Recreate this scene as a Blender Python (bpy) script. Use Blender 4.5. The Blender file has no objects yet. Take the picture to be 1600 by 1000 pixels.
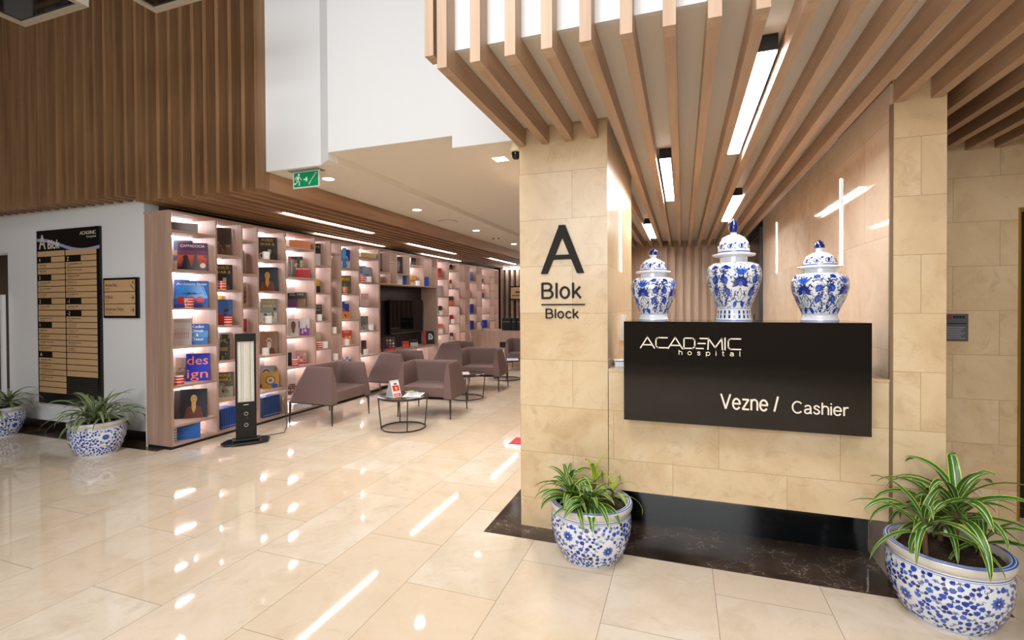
import bpy, bmesh, math, random
from mathutils import Vector, Matrix
random.seed(7)
S = bpy.context.scene
C = S.collection
PI = math.pi
# ------------------------------------------------------------------ camera
FPX, YAW, PITCH, ROLL, CY, EYE = 759.85, .337468, .0102833, -.00513291, 484.07, 1.4
def cam_axes():
    cy, sy = math.cos(YAW), math.sin(YAW)
    f = Vector((-sy, cy, 0)); r = Vector((cy, sy, 0)); u = Vector((0, 0, 1))
    cp, sp = math.cos(PITCH), math.sin(PITCH)
    f2 = cp*f - sp*u; u2 = sp*f + cp*u
    cr, sr = math.cos(ROLL), math.sin(ROLL)
    return cr*r + sr*u2, -sr*r + cr*u2, f2
AR, AU, AF = cam_axes()
cd = bpy.data.cameras.new('camera'); cam = bpy.data.objects.new('camera', cd); C.objects.link(cam)
cam.matrix_world = Matrix(((AR.x, AU.x, -AF.x, 0), (AR.y, AU.y, -AF.y, 0), (AR.z, AU.z, -AF.z, EYE), (0, 0, 0, 1)))
cd.sensor_fit = 'HORIZONTAL'; cd.sensor_width = 36; cd.lens = FPX/1600*36
cd.shift_y = -(500-CY)/1600; cd.clip_start = .05; cd.clip_end = 100
S.camera = cam
# ------------------------------------------------------------------ world, exposure
w = bpy.data.worlds.new('world'); S.world = w; w.use_nodes = True
w.node_tree.nodes['Background'].inputs[0].default_value = (.85, .9, 1, 1)
w.node_tree.nodes['Background'].inputs[1].default_value = .25
S.view_settings.view_transform = 'Standard'; S.view_settings.look = 'None'
S.view_settings.gamma = 1; S.view_settings.exposure = 0.04
S.view_settings.use_curve_mapping = False
def area(name, loc, sx, sy, power, rot=(0, 0, 0), col=(1, .985, .965), spread=PI):
    l = bpy.data.lights.new(name, 'AREA'); l.shape = 'RECTANGLE'; l.size = sx; l.size_y = sy; l.energy = power
    l.color = col; l.spread = spread
    o = bpy.data.objects.new(name, l); C.objects.link(o); o.location = loc; o.rotation_euler = rot; return o
# added overhead area lights in the unseen lobby, above and behind the camera
LOBBY_CEIL = 5.2
for (x, y, p) in ((-1.6, -.4, 135), (1.4, -1.2, 90), (-1.2, -3.4, 80)):
    area('lobby_fill', (x, y, LOBBY_CEIL-.08), 1.6, 1.6, p)
# added area light behind the camera, for frontal light on the slats
area('front_fill', (-.8, -4.6, 2.9), 4.2, 2.2, 330, (PI/2, 0, 0), (.97, .98, 1))

# ------------------------------------------------------------------ projection helpers (a pixel of the photo to a point of the place)
def ray(px, py): return AR*((px-800)/FPX) - AU*((py-CY)/FPX) + AF
EYEP = Vector((0, 0, EYE))
def at(px, py, ax, val):
    d = ray(px, py); t = (val-EYEP[ax])/d[ax]; return EYEP + t*d
def at_plane(px, py, c, n):
    d = ray(px, py); t = (c-EYEP).dot(n)/d.dot(n); return EYEP + t*d
# ------------------------------------------------------------------ materials
MATS = {}
def newmat(name):
    m = bpy.data.materials.new(name); m.use_nodes = True
    return m, m.node_tree.nodes, m.node_tree.links, m.node_tree.nodes['Principled BSDF']
def rgb(h):
    if isinstance(h, str):
        c = [int(h[i:i+2], 16)/255 for i in (0, 2, 4)]
        return tuple((v/12.92 if v <= .04045 else ((v+.055)/1.055)**2.4) for v in c)
    return h
def col(h, rough=.5, metal=0, coat=0, name=None):
    k = (h, rough, metal, coat)
    if k in MATS: return MATS[k]
    m, n, l, b = newmat(name or 'colour')
    b.inputs['Base Color'].default_value = (*rgb(h), 1); b.inputs['Roughness'].default_value = rough
    b.inputs['Metallic'].default_value = metal; b.inputs['Coat Weight'].default_value = coat
    # a faint mottling so no surface is perfectly even
    tc = n.new('ShaderNodeTexCoord'); no = n.new('ShaderNodeTexNoise'); no.inputs['Scale'].default_value = 35
    mr = n.new('ShaderNodeMapRange'); mr.inputs['To Min'].default_value = max(.02, rough-.04); mr.inputs['To Max'].default_value = min(1, rough+.04)
    l.new(tc.outputs['Object'], no.inputs['Vector']); l.new(no.outputs['Fac'], mr.inputs['Value']); l.new(mr.outputs['Result'], b.inputs['Roughness'])
    MATS[k] = m; return m
def emit(h, s, name='glow'):
    k = ('e', h, s)
    if k in MATS: return MATS[k]
    m, n, l, b = newmat(name)
    b.inputs['Base Color'].default_value = (*rgb(h), 1); b.inputs['Emission Color'].default_value = (*rgb(h), 1); b.inputs['Emission Strength'].default_value = s
    MATS[k] = m; return m
def mixc(n, l, fac, a, b):
    x = n.new('ShaderNodeMix'); x.data_type = 'RGBA'
    if hasattr(fac, 'links'): l.new(fac, x.inputs[0])
    else: x.inputs[0].default_value = fac
    for i, v in ((6, a), (7, b)):
        if hasattr(v, 'links'): l.new(v, x.inputs[i])
        else: x.inputs[i].default_value = (*rgb(v), 1)
    return x.outputs[2]
def ramp(n, l, fac, stops):
    r = n.new('ShaderNodeValToRGB'); e = r.color_ramp.elements
    while len(e) < len(stops): e.new(.5)
    for i, (p, c) in enumerate(stops):
        e[i].position = p; e[i].color = (*rgb(c), 1)
    l.new(fac, r.inputs[0]); return r.outputs[0]
def wood(name, c1, c2, axis, rough=.45, fine=1.0):
    m, n, l, b = newmat(name)
    g = n.new('ShaderNodeNewGeometry'); mp = n.new('ShaderNodeMapping')
    sc = [38*fine]*3; sc[axis] = 1.6
    mp.inputs['Scale'].default_value = sc; l.new(g.outputs['Position'], mp.inputs['Vector'])
    no = n.new('ShaderNodeTexNoise'); no.inputs['Scale'].default_value = 1; no.inputs['Detail'].default_value = 4; no.inputs['Distortion'].default_value = .4
    l.new(mp.outputs[0], no.inputs['Vector'])
    sc2 = [9]*3; sc2[axis] = .5
    mp2 = n.new('ShaderNodeMapping'); mp2.inputs['Scale'].default_value = sc2; l.new(g.outputs['Position'], mp2.inputs['Vector'])
    no2 = n.new('ShaderNodeTexNoise'); no2.inputs['Scale'].default_value = 1; l.new(mp2.outputs[0], no2.inputs['Vector'])
    ad = n.new('ShaderNodeMath'); ad.operation = 'ADD'; l.new(no.outputs['Fac'], ad.inputs[0]); l.new(no2.outputs['Fac'], ad.inputs[1])
    mu = n.new('ShaderNodeMath'); mu.operation = 'MULTIPLY'; mu.inputs[1].default_value = .5; l.new(ad.outputs[0], mu.inputs[0])
    c = ramp(n, l, mu.outputs[0], ((.34, c1), (.66, c2)))
    l.new(c, b.inputs['Base Color']); b.inputs['Roughness'].default_value = rough
    bp = n.new('ShaderNodeBump'); bp.inputs['Strength'].default_value = .08; l.new(no.outputs['Fac'], bp.inputs['Height']); l.new(bp.outputs[0], b.inputs['Normal'])
    return m
def stone(name, au, av, row, length, cols, joint, rough=.25, off=(0, 0), jw=.0022, scale=1.0, vein=.62, var=.45):
    """polished stone slabs: au = axis along a course, av = axis across the courses"""
    m, n, l, b = newmat(name)
    g = n.new('ShaderNodeNewGeometry'); se = n.new('ShaderNodeSeparateXYZ'); l.new(g.outputs['Position'], se.inputs[0])
    cb = n.new('ShaderNodeCombineXYZ')
    for k, (ax, o) in enumerate(((au, off[0]), (av, off[1]))):
        a = n.new('ShaderNodeMath'); a.operation = 'ADD'; a.inputs[1].default_value = o; l.new(se.outputs[ax], a.inputs[0]); l.new(a.outputs[0], cb.inputs[k])
    br = n.new('ShaderNodeTexBrick'); l.new(cb.outputs[0], br.inputs['Vector'])
    br.inputs['Scale'].default_value = 1; br.inputs['Brick Width'].default_value = length; br.inputs['Row Height'].default_value = row
    br.inputs['Mortar Size'].default_value = jw; br.inputs['Mortar Smooth'].default_value = .2; br.inputs['Bias'].default_value = 0
    br.inputs['Color1'].default_value = (0, 0, 0, 1); br.inputs['Color2'].default_value = (1, 1, 1, 1); br.inputs['Mortar'].default_value = (.5, .5, .5, 1)
    br.offset = .42; br.offset_frequency = 2
    # offset the veining per slab
    va = n.new('ShaderNodeVectorMath'); va.operation = 'SCALE'; va.inputs[3].default_value = 7.3; l.new(br.outputs['Color'], va.inputs[0])
    vb = n.new('ShaderNodeVectorMath'); vb.operation = 'ADD'; l.new(g.outputs['Position'], vb.inputs[0]); l.new(va.outputs[0], vb.inputs[1])
    n1 = n.new('ShaderNodeTexNoise'); n1.inputs['Scale'].default_value = 2.3*scale; n1.inputs['Detail'].default_value = 6; n1.inputs['Distortion'].default_value = 1.2; n1.inputs['Roughness'].default_value = .6
    l.new(vb.outputs[0], n1.inputs['Vector'])
    n2 = n.new('ShaderNodeTexNoise'); n2.inputs['Scale'].default_value = 8*scale; n2.inputs['Detail'].default_value = 9; n2.inputs['Roughness'].default_value = .68; n2.inputs['Distortion'].default_value = .9; l.new(vb.outputs[0], n2.inputs['Vector'])
    c = ramp(n, l, n1.outputs['Fac'], ((.3, cols[0]), (.5, cols[1]), (.72, cols[2])))
    v = n.new('ShaderNodeMapRange'); v.inputs['From Min'].default_value = .52; v.inputs['From Max'].default_value = .74; v.inputs['To Max'].default_value = vein; l.new(n2.outputs['Fac'], v.inputs['Value'])
    c = mixc(n, l, v.outputs[0], c, cols[3])
    t = n.new('ShaderNodeMapRange'); t.inputs['To Max'].default_value = var; l.new(br.outputs['Color'], t.inputs['Value'])
    c = mixc(n, l, t.outputs[0], c, cols[4])
    c = mixc(n, l, br.outputs['Fac'], c, joint)
    l.new(c, b.inputs['Base Color']); b.inputs['Roughness'].default_value = rough
    return m
M_FLOOR = stone('polished_beige_marble', 1, 0, .49, .93, ('cfbfa8', 'dacdba', 'e2d8ca', 'b59c78', 'd6bea0'), '8e7f6a', .045, (.27, .344), .0015, .8, .42, .6)
MB_ = ('c4a67e', 'd2b891', 'dcc7a6', 'a98a62', 'dcc6a4')
M_PIL = stone('beige_marble_wall', 0, 2, .29, .58, MB_, 'a98e68', .28, (.681+.29, -.187), .0016, 1.1)
M_PIL2 = stone('polished_marble_side_wall', 1, 2, .58, 1.1, ('ccb49c', 'd8c4ae', 'e0d0be', 'b89c80', 'dccab6'), 'b39c84', .035, (0, 0), .0012, .8)
def dark_marble():
    m, n, l, b = newmat('dark_veined_marble')
    g = n.new('ShaderNodeNewGeometry')
    n1 = n.new('ShaderNodeTexNoise'); n1.inputs['Scale'].default_value = 3; n1.inputs['Detail'].default_value = 5; l.new(g.outputs['Position'], n1.inputs['Vector'])
    vo = n.new('ShaderNodeTexVoronoi'); vo.feature = 'DISTANCE_TO_EDGE'; vo.inputs['Scale'].default_value = 7
    n3 = n.new('ShaderNodeTexNoise'); n3.inputs['Scale'].default_value = 9; n3.inputs['Detail'].default_value = 5; l.new(g.outputs['Position'], n3.inputs['Vector'])
    ve = n.new('ShaderNodeMix'); ve.data_type = 'VECTOR'; ve.inputs[0].default_value = .25; l.new(g.outputs['Position'], ve.inputs[4]); l.new(n3.outputs['Color'], ve.inputs[5]); l.new(ve.outputs[1], vo.inputs['Vector'])
    lt = n.new('ShaderNodeMapRange'); lt.inputs['From Min'].default_value = 0; lt.inputs['From Max'].default_value = .012; lt.inputs['To Min'].default_value = .8; lt.inputs['To Max'].default_value = 0; l.new(vo.outputs['Distance'], lt.inputs['Value'])
    gate = n.new('ShaderNodeMapRange'); gate.inputs['From Min'].default_value = .44; gate.inputs['From Max'].default_value = .60; l.new(n1.outputs['Fac'], gate.inputs['Value'])
    mu = n.new('ShaderNodeMath'); mu.operation = 'MULTIPLY'; l.new(lt.outputs[0], mu.inputs[0]); l.new(gate.outputs[0], mu.inputs[1])
    c = ramp(n, l, n1.outputs['Fac'], ((.3, '2a211c'), (.7, '57483e')))
    c = mixc(n, l, mu.outputs[0], c, 'c9bba8'); l.new(c, b.inputs['Base Color']); b.inputs['Roughness'].default_value = .12
    return m
M_DARKM = dark_marble()
M_OAKV = wood('oak_slats_upright', 'a98c72', 'c3a68c', 2)
M_OAKY = wood('oak_slats_along', 'a2836a', 'ba9a7e', 1)
M_CLADV = wood('walnut_toned_slats_upright', '76573c', '977350', 2)
M_CLADY = wood('walnut_toned_slats_along', '86644a', 'a88566', 1)
M_SHELF = wood('pale_oak_board', '987c6a', 'b09484', 2, .5)
M_SHELFY = wood('pale_oak_board_flat', '987c6a', 'b09484', 1, .5)
M_SHELFLIT = wood('lit_oak_back_panel', 'd6ccc8', 'e2dad6', 2, .5)  # paler copy of the shelf oak, strip glow put into the back panel colour
M_WHITE = col('dedfe0', .6, name='white_paint'); M_WALLW = col('dcdcdc', .6, name='wall_paint')
M_CEIL = col('dcd5ca', .7, name='cream_ceiling_paint')
M_BLACK = col('0c0c0d', .35, name='black_metal'); M_PANEL = col('1b1714', .05, coat=0, name='glossy_black_brown')
M_DARKREC = col('0d1113', .1, name='dark_glass')
M_LET = col('e8dcc8', .4, name='letter_white'); M_LETD = col('1a1410', .75, name='letter_dark')
M_GOLD = col('b08d3f', .3, .8, name='brass')
# ------------------------------------------------------------------ mesh builder
class MB:
    def __init__(s): s.v = []; s.f = []; s.mi = []; s.m = []; s.sm = []; s.uv = {}
    def mat(s, m):
        if m not in s.m: s.m.append(m)
        return s.m.index(m)
    def add(s, vs, fs, m, smooth=False):
        b = len(s.v); s.v += [tuple(p) for p in vs]; k = s.mat(m)
        for f in fs: s.f.append(tuple(b+i for i in f)); s.mi.append(k); s.sm.append(smooth)
        return s
    def box(s, x0, x1, y0, y1, z0, z1, m):
        return s.add([(x0, y0, z0), (x1, y0, z0), (x1, y1, z0), (x0, y1, z0), (x0, y0, z1), (x1, y0, z1), (x1, y1, z1), (x0, y1, z1)],
                     [(3, 2, 1, 0), (4, 5, 6, 7), (0, 1, 5, 4), (1, 2, 6, 5), (2, 3, 7, 6), (3, 0, 4, 7)], m)
    def prism(s, pts, axis, lo, hi, m):
        """pts in the two other axes (in order), extruded along axis"""
        def P(p, t):
            q = list(p); q.insert(axis, t); return tuple(q)
        n = len(pts)
        return s.add([P(p, lo) for p in pts]+[P(p, hi) for p in pts], [tuple(range(n))[::-1], tuple(range(n, 2*n))]+[(i, (i+1) % n, n+(i+1) % n, n+i) for i in range(n)], m)
    def tube(s, path, r, m, n=8, closed=False, r2=None):
        pts = [Vector(p) for p in path]; N = len(pts); vs = []; up = None
        for i, p in enumerate(pts):
            if closed: t = pts[(i+1) % N]-pts[i-1]
            else: t = pts[min(i+1, N-1)]-pts[max(i-1, 0)]
            t.normalize()
            if up is None: up = Vector((0, 0, 1)) if abs(t.z) < .9 else Vector((1, 0, 0))
            a = t.cross(up)
            if a.length < 1e-4: a = t.cross(Vector((0, 1, 0)))
            a.normalize(); b2 = a.cross(t)
            rr = r if r2 is None else r+(r2-r)*i/max(1, N-1)
            for k in range(n):
                an = 2*PI*k/n; vs.append(p+rr*(math.cos(an)*a+math.sin(an)*b2))
        fs = []
        for i in range(N if closed else N-1):
            j = (i+1) % N
            for k in range(n): fs.append((i*n+k, i*n+(k+1) % n, j*n+(k+1) % n, j*n+k))
        if not closed: fs += [tuple(range(n))[::-1], tuple(range((N-1)*n, N*n))]
        return s.add(vs, fs, m, True)
    def lathe(s, prof, m, n=40, c=(0, 0), cap=True):
        vs = [(c[0]+r*math.cos(2*PI*k/n), c[1]+r*math.sin(2*PI*k/n), z) for r, z in prof for k in range(n)]
        fs = [(i*n+k, i*n+(k+1) % n, (i+1)*n+(k+1) % n, (i+1)*n+k) for i in range(len(prof)-1) for k in range(n)]
        if cap: fs += [tuple(range(n))[::-1], tuple(range((len(prof)-1)*n, len(prof)*n))]
        return s.add(vs, fs, m, True)
    def ell(s, c, r, m, nu=16, nv=10):
        prof = [(max(1e-4, math.sin(PI*i/nv)), -math.cos(PI*i/nv)) for i in range(nv+1)]
        vs = [(c[0]+r[0]*a*math.cos(2*PI*k/nu), c[1]+r[1]*a*math.sin(2*PI*k/nu), c[2]+r[2]*z) for a, z in prof for k in range(nu)]
        fs = [(i*nu+k, i*nu+(k+1) % nu, (i+1)*nu+(k+1) % nu, (i+1)*nu+k) for i in range(nv) for k in range(nu)]
        return s.add(vs, fs, m, True)
    def poly(s, pts, F, m):
        """flat polygon of 2-D points on a frame F = (origin, u, v) with a hair of offset baked in"""
        o, u, v = F
        return s.add([o+u*a+v*b for a, b in pts], [tuple(range(len(pts)))], m)
    def rect(s, F, a, b, c, d, m): return s.poly([(a, c), (b, c), (b, d), (a, d)], F, m)
    def disc(s, F, cx, cy, rx, ry, m, n=18, rot=0):
        return s.poly([(cx+rx*math.cos(t)*math.cos(rot)-ry*math.sin(t)*math.sin(rot), cy+rx*math.cos(t)*math.sin(rot)+ry*math.sin(t)*math.cos(rot)) for t in [2*PI*k/n for k in range(n)]], F, m)
    def stroke(s, pts, wd, F, m):
        for (a, b), (c, d) in zip(pts[:-1], pts[1:]):
            dx, dy = c-a, d-b; L = math.hypot(dx, dy) or 1; dx, dy = dx/L*wd/2, dy/L*wd/2
            s.poly([(a-dy-dx, b+dx-dy), (a+dy-dx, b-dx-dy), (c+dy+dx, d-dx+dy), (c-dy+dx, d+dx+dy)], F, m)
        return s
    def text(s, body, F, x, y, h, m, wfit=None, depth=0, bold=0, align='L'):
        vs, fs, W, H = glyphs(body, bold)
        sc = h/H; sx = sc if wfit is None else wfit/W
        if align == 'C': x -= W*sx/2
        if align == 'R': x -= W*sx
        o, u, v = F; nn = u.cross(v)
        if depth == 0: return s.add([o+u*(x+a*sx)+v*(y+b*sc) for a, b in vs], fs, m)
        n = len(vs); top = [o+u*(x+a*sx)+v*(y+b*sc)+nn*depth for a, b in vs]; bot = [o+u*(x+a*sx)+v*(y+b*sc) for a, b in vs]
        edges = {}
        for f in fs:
            for i in range(len(f)):
                e = (f[i], f[(i+1) % len(f)]); edges[e] = 1
        side = [(a, b, b+n, a+n) for a, b in edges if (b, a) not in edges]
        return s.add(bot+top, [tuple(n+i for i in f) for f in fs]+side, m)
    def build(s, name, parent=None, recalc=True, sharp=None, bevel=0):
        me = bpy.data.meshes.new(name); me.from_pydata(s.v, [], s.f)
        for m in s.m: me.materials.append(m)
        me.polygons.foreach_set('material_index', s.mi); me.polygons.foreach_set('use_smooth', s.sm)
        if recalc:
            bm = bmesh.new(); bm.from_mesh(me); bmesh.ops.recalc_face_normals(bm, faces=bm.faces); bm.to_mesh(me); bm.free()
        if any(s.sm): me.set_sharp_from_angle(angle=math.radians(sharp or 40))
        me.update()
        o = bpy.data.objects.new(name, me); C.objects.link(o)
        if parent: o.parent = parent
        if bevel:
            bv = o.modifiers.new('bevel', 'BEVEL'); bv.width = bevel; bv.segments = 2; bv.limit_method = 'ANGLE'
        return o
_G = {}
def glyphs(body, bold=0):
    k = (body, bold)
    if k in _G: return _G[k]
    cu = bpy.data.curves.new('t', 'FONT'); cu.body = body; cu.size = 1; cu.resolution_u = 3; cu.offset = bold
    o = bpy.data.objects.new('t', cu); C.objects.link(o)
    dg = bpy.context.evaluated_depsgraph_get(); me = bpy.data.meshes.new_from_object(o.evaluated_get(dg))
    vs = [(p.co.x, p.co.y) for p in me.vertices]; fs = [tuple(p.vertices) for p in me.polygons]
    bpy.data.objects.remove(o); bpy.data.curves.remove(cu); bpy.data.meshes.remove(me)
    x0 = min(p[0] for p in vs); x1 = max(p[0] for p in vs); y0 = 0 if not any(c in body for c in '-=') else 0
    y1 = .73
    vs = [(a-x0, b) for a, b in vs]
    _G[k] = (vs, fs, x1-x0, y1); return _G[k]
def tag(o, label, cat, group=None):
    o['label'] = label; o['category'] = cat
    if group: o['group'] = group
    return o
def thing(name, label, cat, loc=(0, 0, 0), rz=0, group=None, rx=0):
    o = bpy.data.objects.new(name, None); C.objects.link(o); o.location = loc; o.rotation_euler = (rx, 0, rz); o.empty_display_size = .1
    return tag(o, label, cat, group)
def struct(o): o['kind'] = 'structure'; return o
def dup(root, loc, rz=None, label=None):
    r = root.copy(); C.objects.link(r); r.location = loc
    if rz is not None: r.rotation_euler[2] = rz
    if label: r['label'] = label
    for ch in list(root.children):
        c = ch.copy(); C.objects.link(c); c.parent = r
        for g in list(ch.children):
            d = g.copy(); C.objects.link(d); d.parent = c
    return r
V = Vector
X, Y, Z = V((1, 0, 0)), V((0, 1, 0)), V((0, 0, 1))
def sbox(name, *a): return struct(MB().box(*a).build(name))
# ------------------------------------------------------------------ setting
YW = 3.50           # white wall with the directory
PY = 2.923          # face of the marble pillars
sbox('floor', -11, 6, -6, 13.2, -.1, 0, M_FLOOR)
sbox('floor_border', -1.162, 1.39, 2.76, 3.25, -.01, .0015, M_DARKM)
sbox('floor_border', -1.162, -.9735, 3.25, 8.6, -.01, .0015, M_DARKM)
sbox('floor_border', 1.21, 1.39, 3.25, 3.995, -.01, .0015, M_DARKM)
sbox('floor_border', -10.5, -4.80, 3.275, 3.495, -.01, .0015, M_DARKM)
b = MB(); W0 = YW
b.box(-11, -8.55, W0, W0+.15, 0, 5.2, M_WALLW); b.box(-7.62, -5.26, W0, W0+.15, 0, 5.2, M_WALLW); b.box(-8.55, -7.62, W0, W0+.15, 2.055, 5.2, M_WALLW)
struct(b.build('wall_left_front'))
sbox('baseboard_left', -7.60, -5.26, W0-.012, W0, 0, .10, col('14110f', .3))
sbox('wall_left_room', -9.5, -6.4, 5.6, 5.7, 0, 2.8, col('b9bec4', .6))      # room seen through the opening
sbox('ceiling_left_room', -10.5, -5.3, YW+.16, 5.7, 2.5, 2.56, M_CEIL)
area('left_room_fill', (-8.1, 4.6, 2.48), 1.2, .4, 32)  # unseen lamp added to brighten the room behind the opening
sbox('wall_gallery_left', -5.26, -5.10, W0+.15, 12.9, 0, 5.2, col('241c17', .7))
sbox('wall_back', -5.1, .0, 12.75, 12.9, 0, 5.2, col('17120f', .7))
sbox('wall_gallery_right', -.972, -.93, 4.372, 12.75, 0, 2.55, M_PIL2)
# pillars and walls by the cashier window
M_PILX = stone('beige_marble_wall_side', 1, 2, .29, .58, MB_, 'a98e68', .28, (.1, -.187), .0016, 1.1)
def pillar_box(name, *a):
    b = MB().box(*a, M_PIL); k = b.mat(M_PILX); b.mi[3] = b.mi[5] = k; return struct(b.build(name))
pillar_box('wall_pillar_left', -.972, -.422, PY, 4.37, 0, 2.72)
M_POLX = M_PIL2
sbox('wall_cashier_right', .985, 1.205, PY+.02, 7.05, 0, 2.50, M_POLX)
sbox('wall_pillar_right', .993, 1.207, PY-.001, PY+.02, 0, 2.72, M_PIL)
b = MB(); b.box(1.207, 2.02, 4.0, 4.15, 0, 2.72, M_PIL); b.box(2.02, 3.0, 4.0, 4.15, 1.99, 2.72, M_PIL); b.box(3.0, 6, 4.0, 4.15, 0, 2.72, M_PIL)
struct(b.build('wall_right_recess'))
sbox('trim_1', 2.020, 2.028, 3.985, 4.0, 0, 2.0, M_GOLD); sbox('trim_2', 2.028, 3.0, 3.985, 4.0, 1.984, 2.0, M_GOLD)
sbox('door_2', 2.028, 3.0, 4.06, 4.10, 0, 1.984, M_BLACK)
sbox('trim_3', .9795, .9925, PY+.003, PY+.019, 0, 2.39, col('7a6248', .5))
sbox('wall_cashier_left', -.92, -.42, 8.93, 9.0, 0, 2.5, M_OAKV)
sbox('wall_cashier_back', -.93, 2.0, 9.0, 9.1, 0, 2.5, wood('oak_panel', 'c6aa92', 'd8bfa8', 2))
b = MB(); b.box(.985, 1.2, 7.05, 9.0, 0, 2.5, M_BLACK); struct(b.build('wall_cashier_far'))
# black door at the far end of the cashier room
d = MB(); d.box(.95, .984, 7.08, 7.16, 0, 2.40, M_BLACK); d.box(.95, .984, 8.6, 8.7, 0, 2.40, M_BLACK); d.box(.95, .984, 7.16, 8.6, 2.3, 2.40, M_BLACK)
d.box(.965, .98, 7.16, 8.6, 0, 2.3, M_DARKREC); d1 = struct(d.build('door_1'))
h = MB().tube([(.94, 7.35, .95), (.92, 7.35, .95), (.92, 7.35, 1.25), (.94, 7.35, 1.25)], .01, col('b8b8b8', .25, .9)); h = h.build('door_handle', d1)
# lobby shell behind the camera and overhead
sbox('wall_rear', -11, 6, -6.2, -6, 0, 5.3, col('5a5048', .7)); sbox('wall_right', 6, 6.2, -6.2, 4.15, 0, 5.3, col('b8ac9a', .7)); sbox('wall_left', -11.2, -11, -6.2, 13.2, 0, 5.3, col('57463a', .7))
sbox('ceiling', -11.2, 6.2, -6.2, 13.2, 5.2, 5.35, col('4a3f36', .8))
# bulkhead of white plaster above the reading gallery
WF = 3.23
b = MB()
b.box(-3.455, -2.86, 3.33, 3.35, 2.58, 5.2, M_WHITE)
b.prism([(-2.86, 3.33), (-2.70, WF), (-2.70, 3.35), (-2.86, 3.35)], 2, 2.58, 5.2, M_WHITE)
b.box(-2.70, -1.592, WF, WF+.02, 2.64, 5.2, M_WHITE); b.box(-1.592, -.60, WF, WF+.02, 2.552, 5.2, M_WHITE)
struct(b.build('wall_bulkhead'))
sbox('ceiling_gallery_low', -3.455, -2.70, 3.351, 12.75, 2.58, 2.9, M_CEIL)
sbox('ceiling_gallery_high', -2.70, -1.592, WF+.021, 12.75, 2.64, 2.9, M_CEIL)
sbox('ceiling_gallery_box', -1.592, -.935, WF+.021, 12.75, 2.552, 2.9, M_CEIL)
# ------------------------------------------------------------------ slatted oak canopy over the cashier desk
PIT = .151
def overhead_canopy():
    t = thing('slatted_canopy', 'light oak slatted canopy hanging over the cashier window and marble pillars', 'canopy', (0, 0, 0))
    MB().box(-.935, 4.4, 1.915, 1.94, 2.50, 4.2, M_WHITE).build('fascia_board', t)
    b = MB(); b.box(-.935, 4.4, 1.94, 2.90, 2.50, 2.54, M_CEIL)
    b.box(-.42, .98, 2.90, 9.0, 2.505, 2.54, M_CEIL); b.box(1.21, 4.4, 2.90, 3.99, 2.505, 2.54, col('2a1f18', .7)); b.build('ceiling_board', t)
    for k in range(36):
        x = -.972+k*PIT; x1 = x+.045
        front = 2.919 if (x < -.42 or .94 < x < 1.2) else (3.995 if x >= 1.2 else 8.98)
        b = MB()
        b.box(x, x1, 1.835, 1.914, 2.394, 4.2, M_OAKV)
        b.box(x, x1, 1.9145, front, 2.394, 2.499, M_OAKY)
        b.build('slat', t)
    for k in range(3):
        x = -.821+k*PIT
        MB().box(x, x+.045, 4.39, 8.9, 2.394, 2.499, M_OAKY).build('slat', t)
    MB().box(-.88, -.42, 4.38, 8.9, 2.505, 2.54, M_CEIL).build('ceiling_board', t)
    MB().box(-1.123, -1.078, 2.0, 2.08, 2.548, 4.2, M_OAKV).build('slat', t)
    return t
overhead_canopy()
# slatted cladding of the left wall that folds into the soffit over the bookcase
def left_cladding():
    t = thing('slatted_wall_cladding', 'brown oak slat cladding high on the left wall, folding over the bookcase as a soffit', 'cladding')
    YF = 3.25
    for k in range(11):
        x = -5.0+k*PIT; b = MB(); w = .04
        b.box(x, x+w, YF, YF+.115, 2.42, 5.1, M_CLADV)
        if k == 10: b.box(x, x+w, YF+.115, 12.7, 2.42, 2.578, M_CLADY)
        else: b.box(x, x+w, YF+.115, 12.7, 2.42, 2.50, M_CLADY)
        b.build('slat', t)
    for k in range(1, 31):
        x = -5.0-k*PIT
        MB().box(x, x+.04, YF, 3.49, 2.495, 5.1, M_CLADV).build('slat', t)
    MB().box(-4.97, -3.49, 3.37, 3.40, 2.50, 5.1, col('5a4029', .7)).build('backing_board', t)
    MB().box(-5.0, -3.53, 3.40, 12.7, 2.502, 2.53, col('5a4029', .7)).build('soffit_board', t)
    return t
left_cladding()
# slatted screens at the far ends
t = thing('slat_screen', 'tall pale slats with dark gaps at the end of the reading gallery', 'screen')
for k in range(23): MB().box(-4.737+k*.1515, -4.667+k*.1515, 12.55, 12.72, 0, 2.40, M_SHELF).build('slat', t)
MB().box(-4.6, -1.1, 12.42, 12.46, 2.36, 2.40, emit('ffffff', 25)).build('light_strip', t)
t = thing('slat_screen', 'upright oak slat panelling on the back wall behind the blue jars', 'screen')
for k in range(10): MB().box(-.32+k*.127, -.25+k*.127, 8.90, 8.99, 0, 2.39, wood('oak_panel', 'c0a288', 'd2b79e', 2) if k == 0 else bpy.data.materials['oak_panel.001']).build('slat', t)
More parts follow.
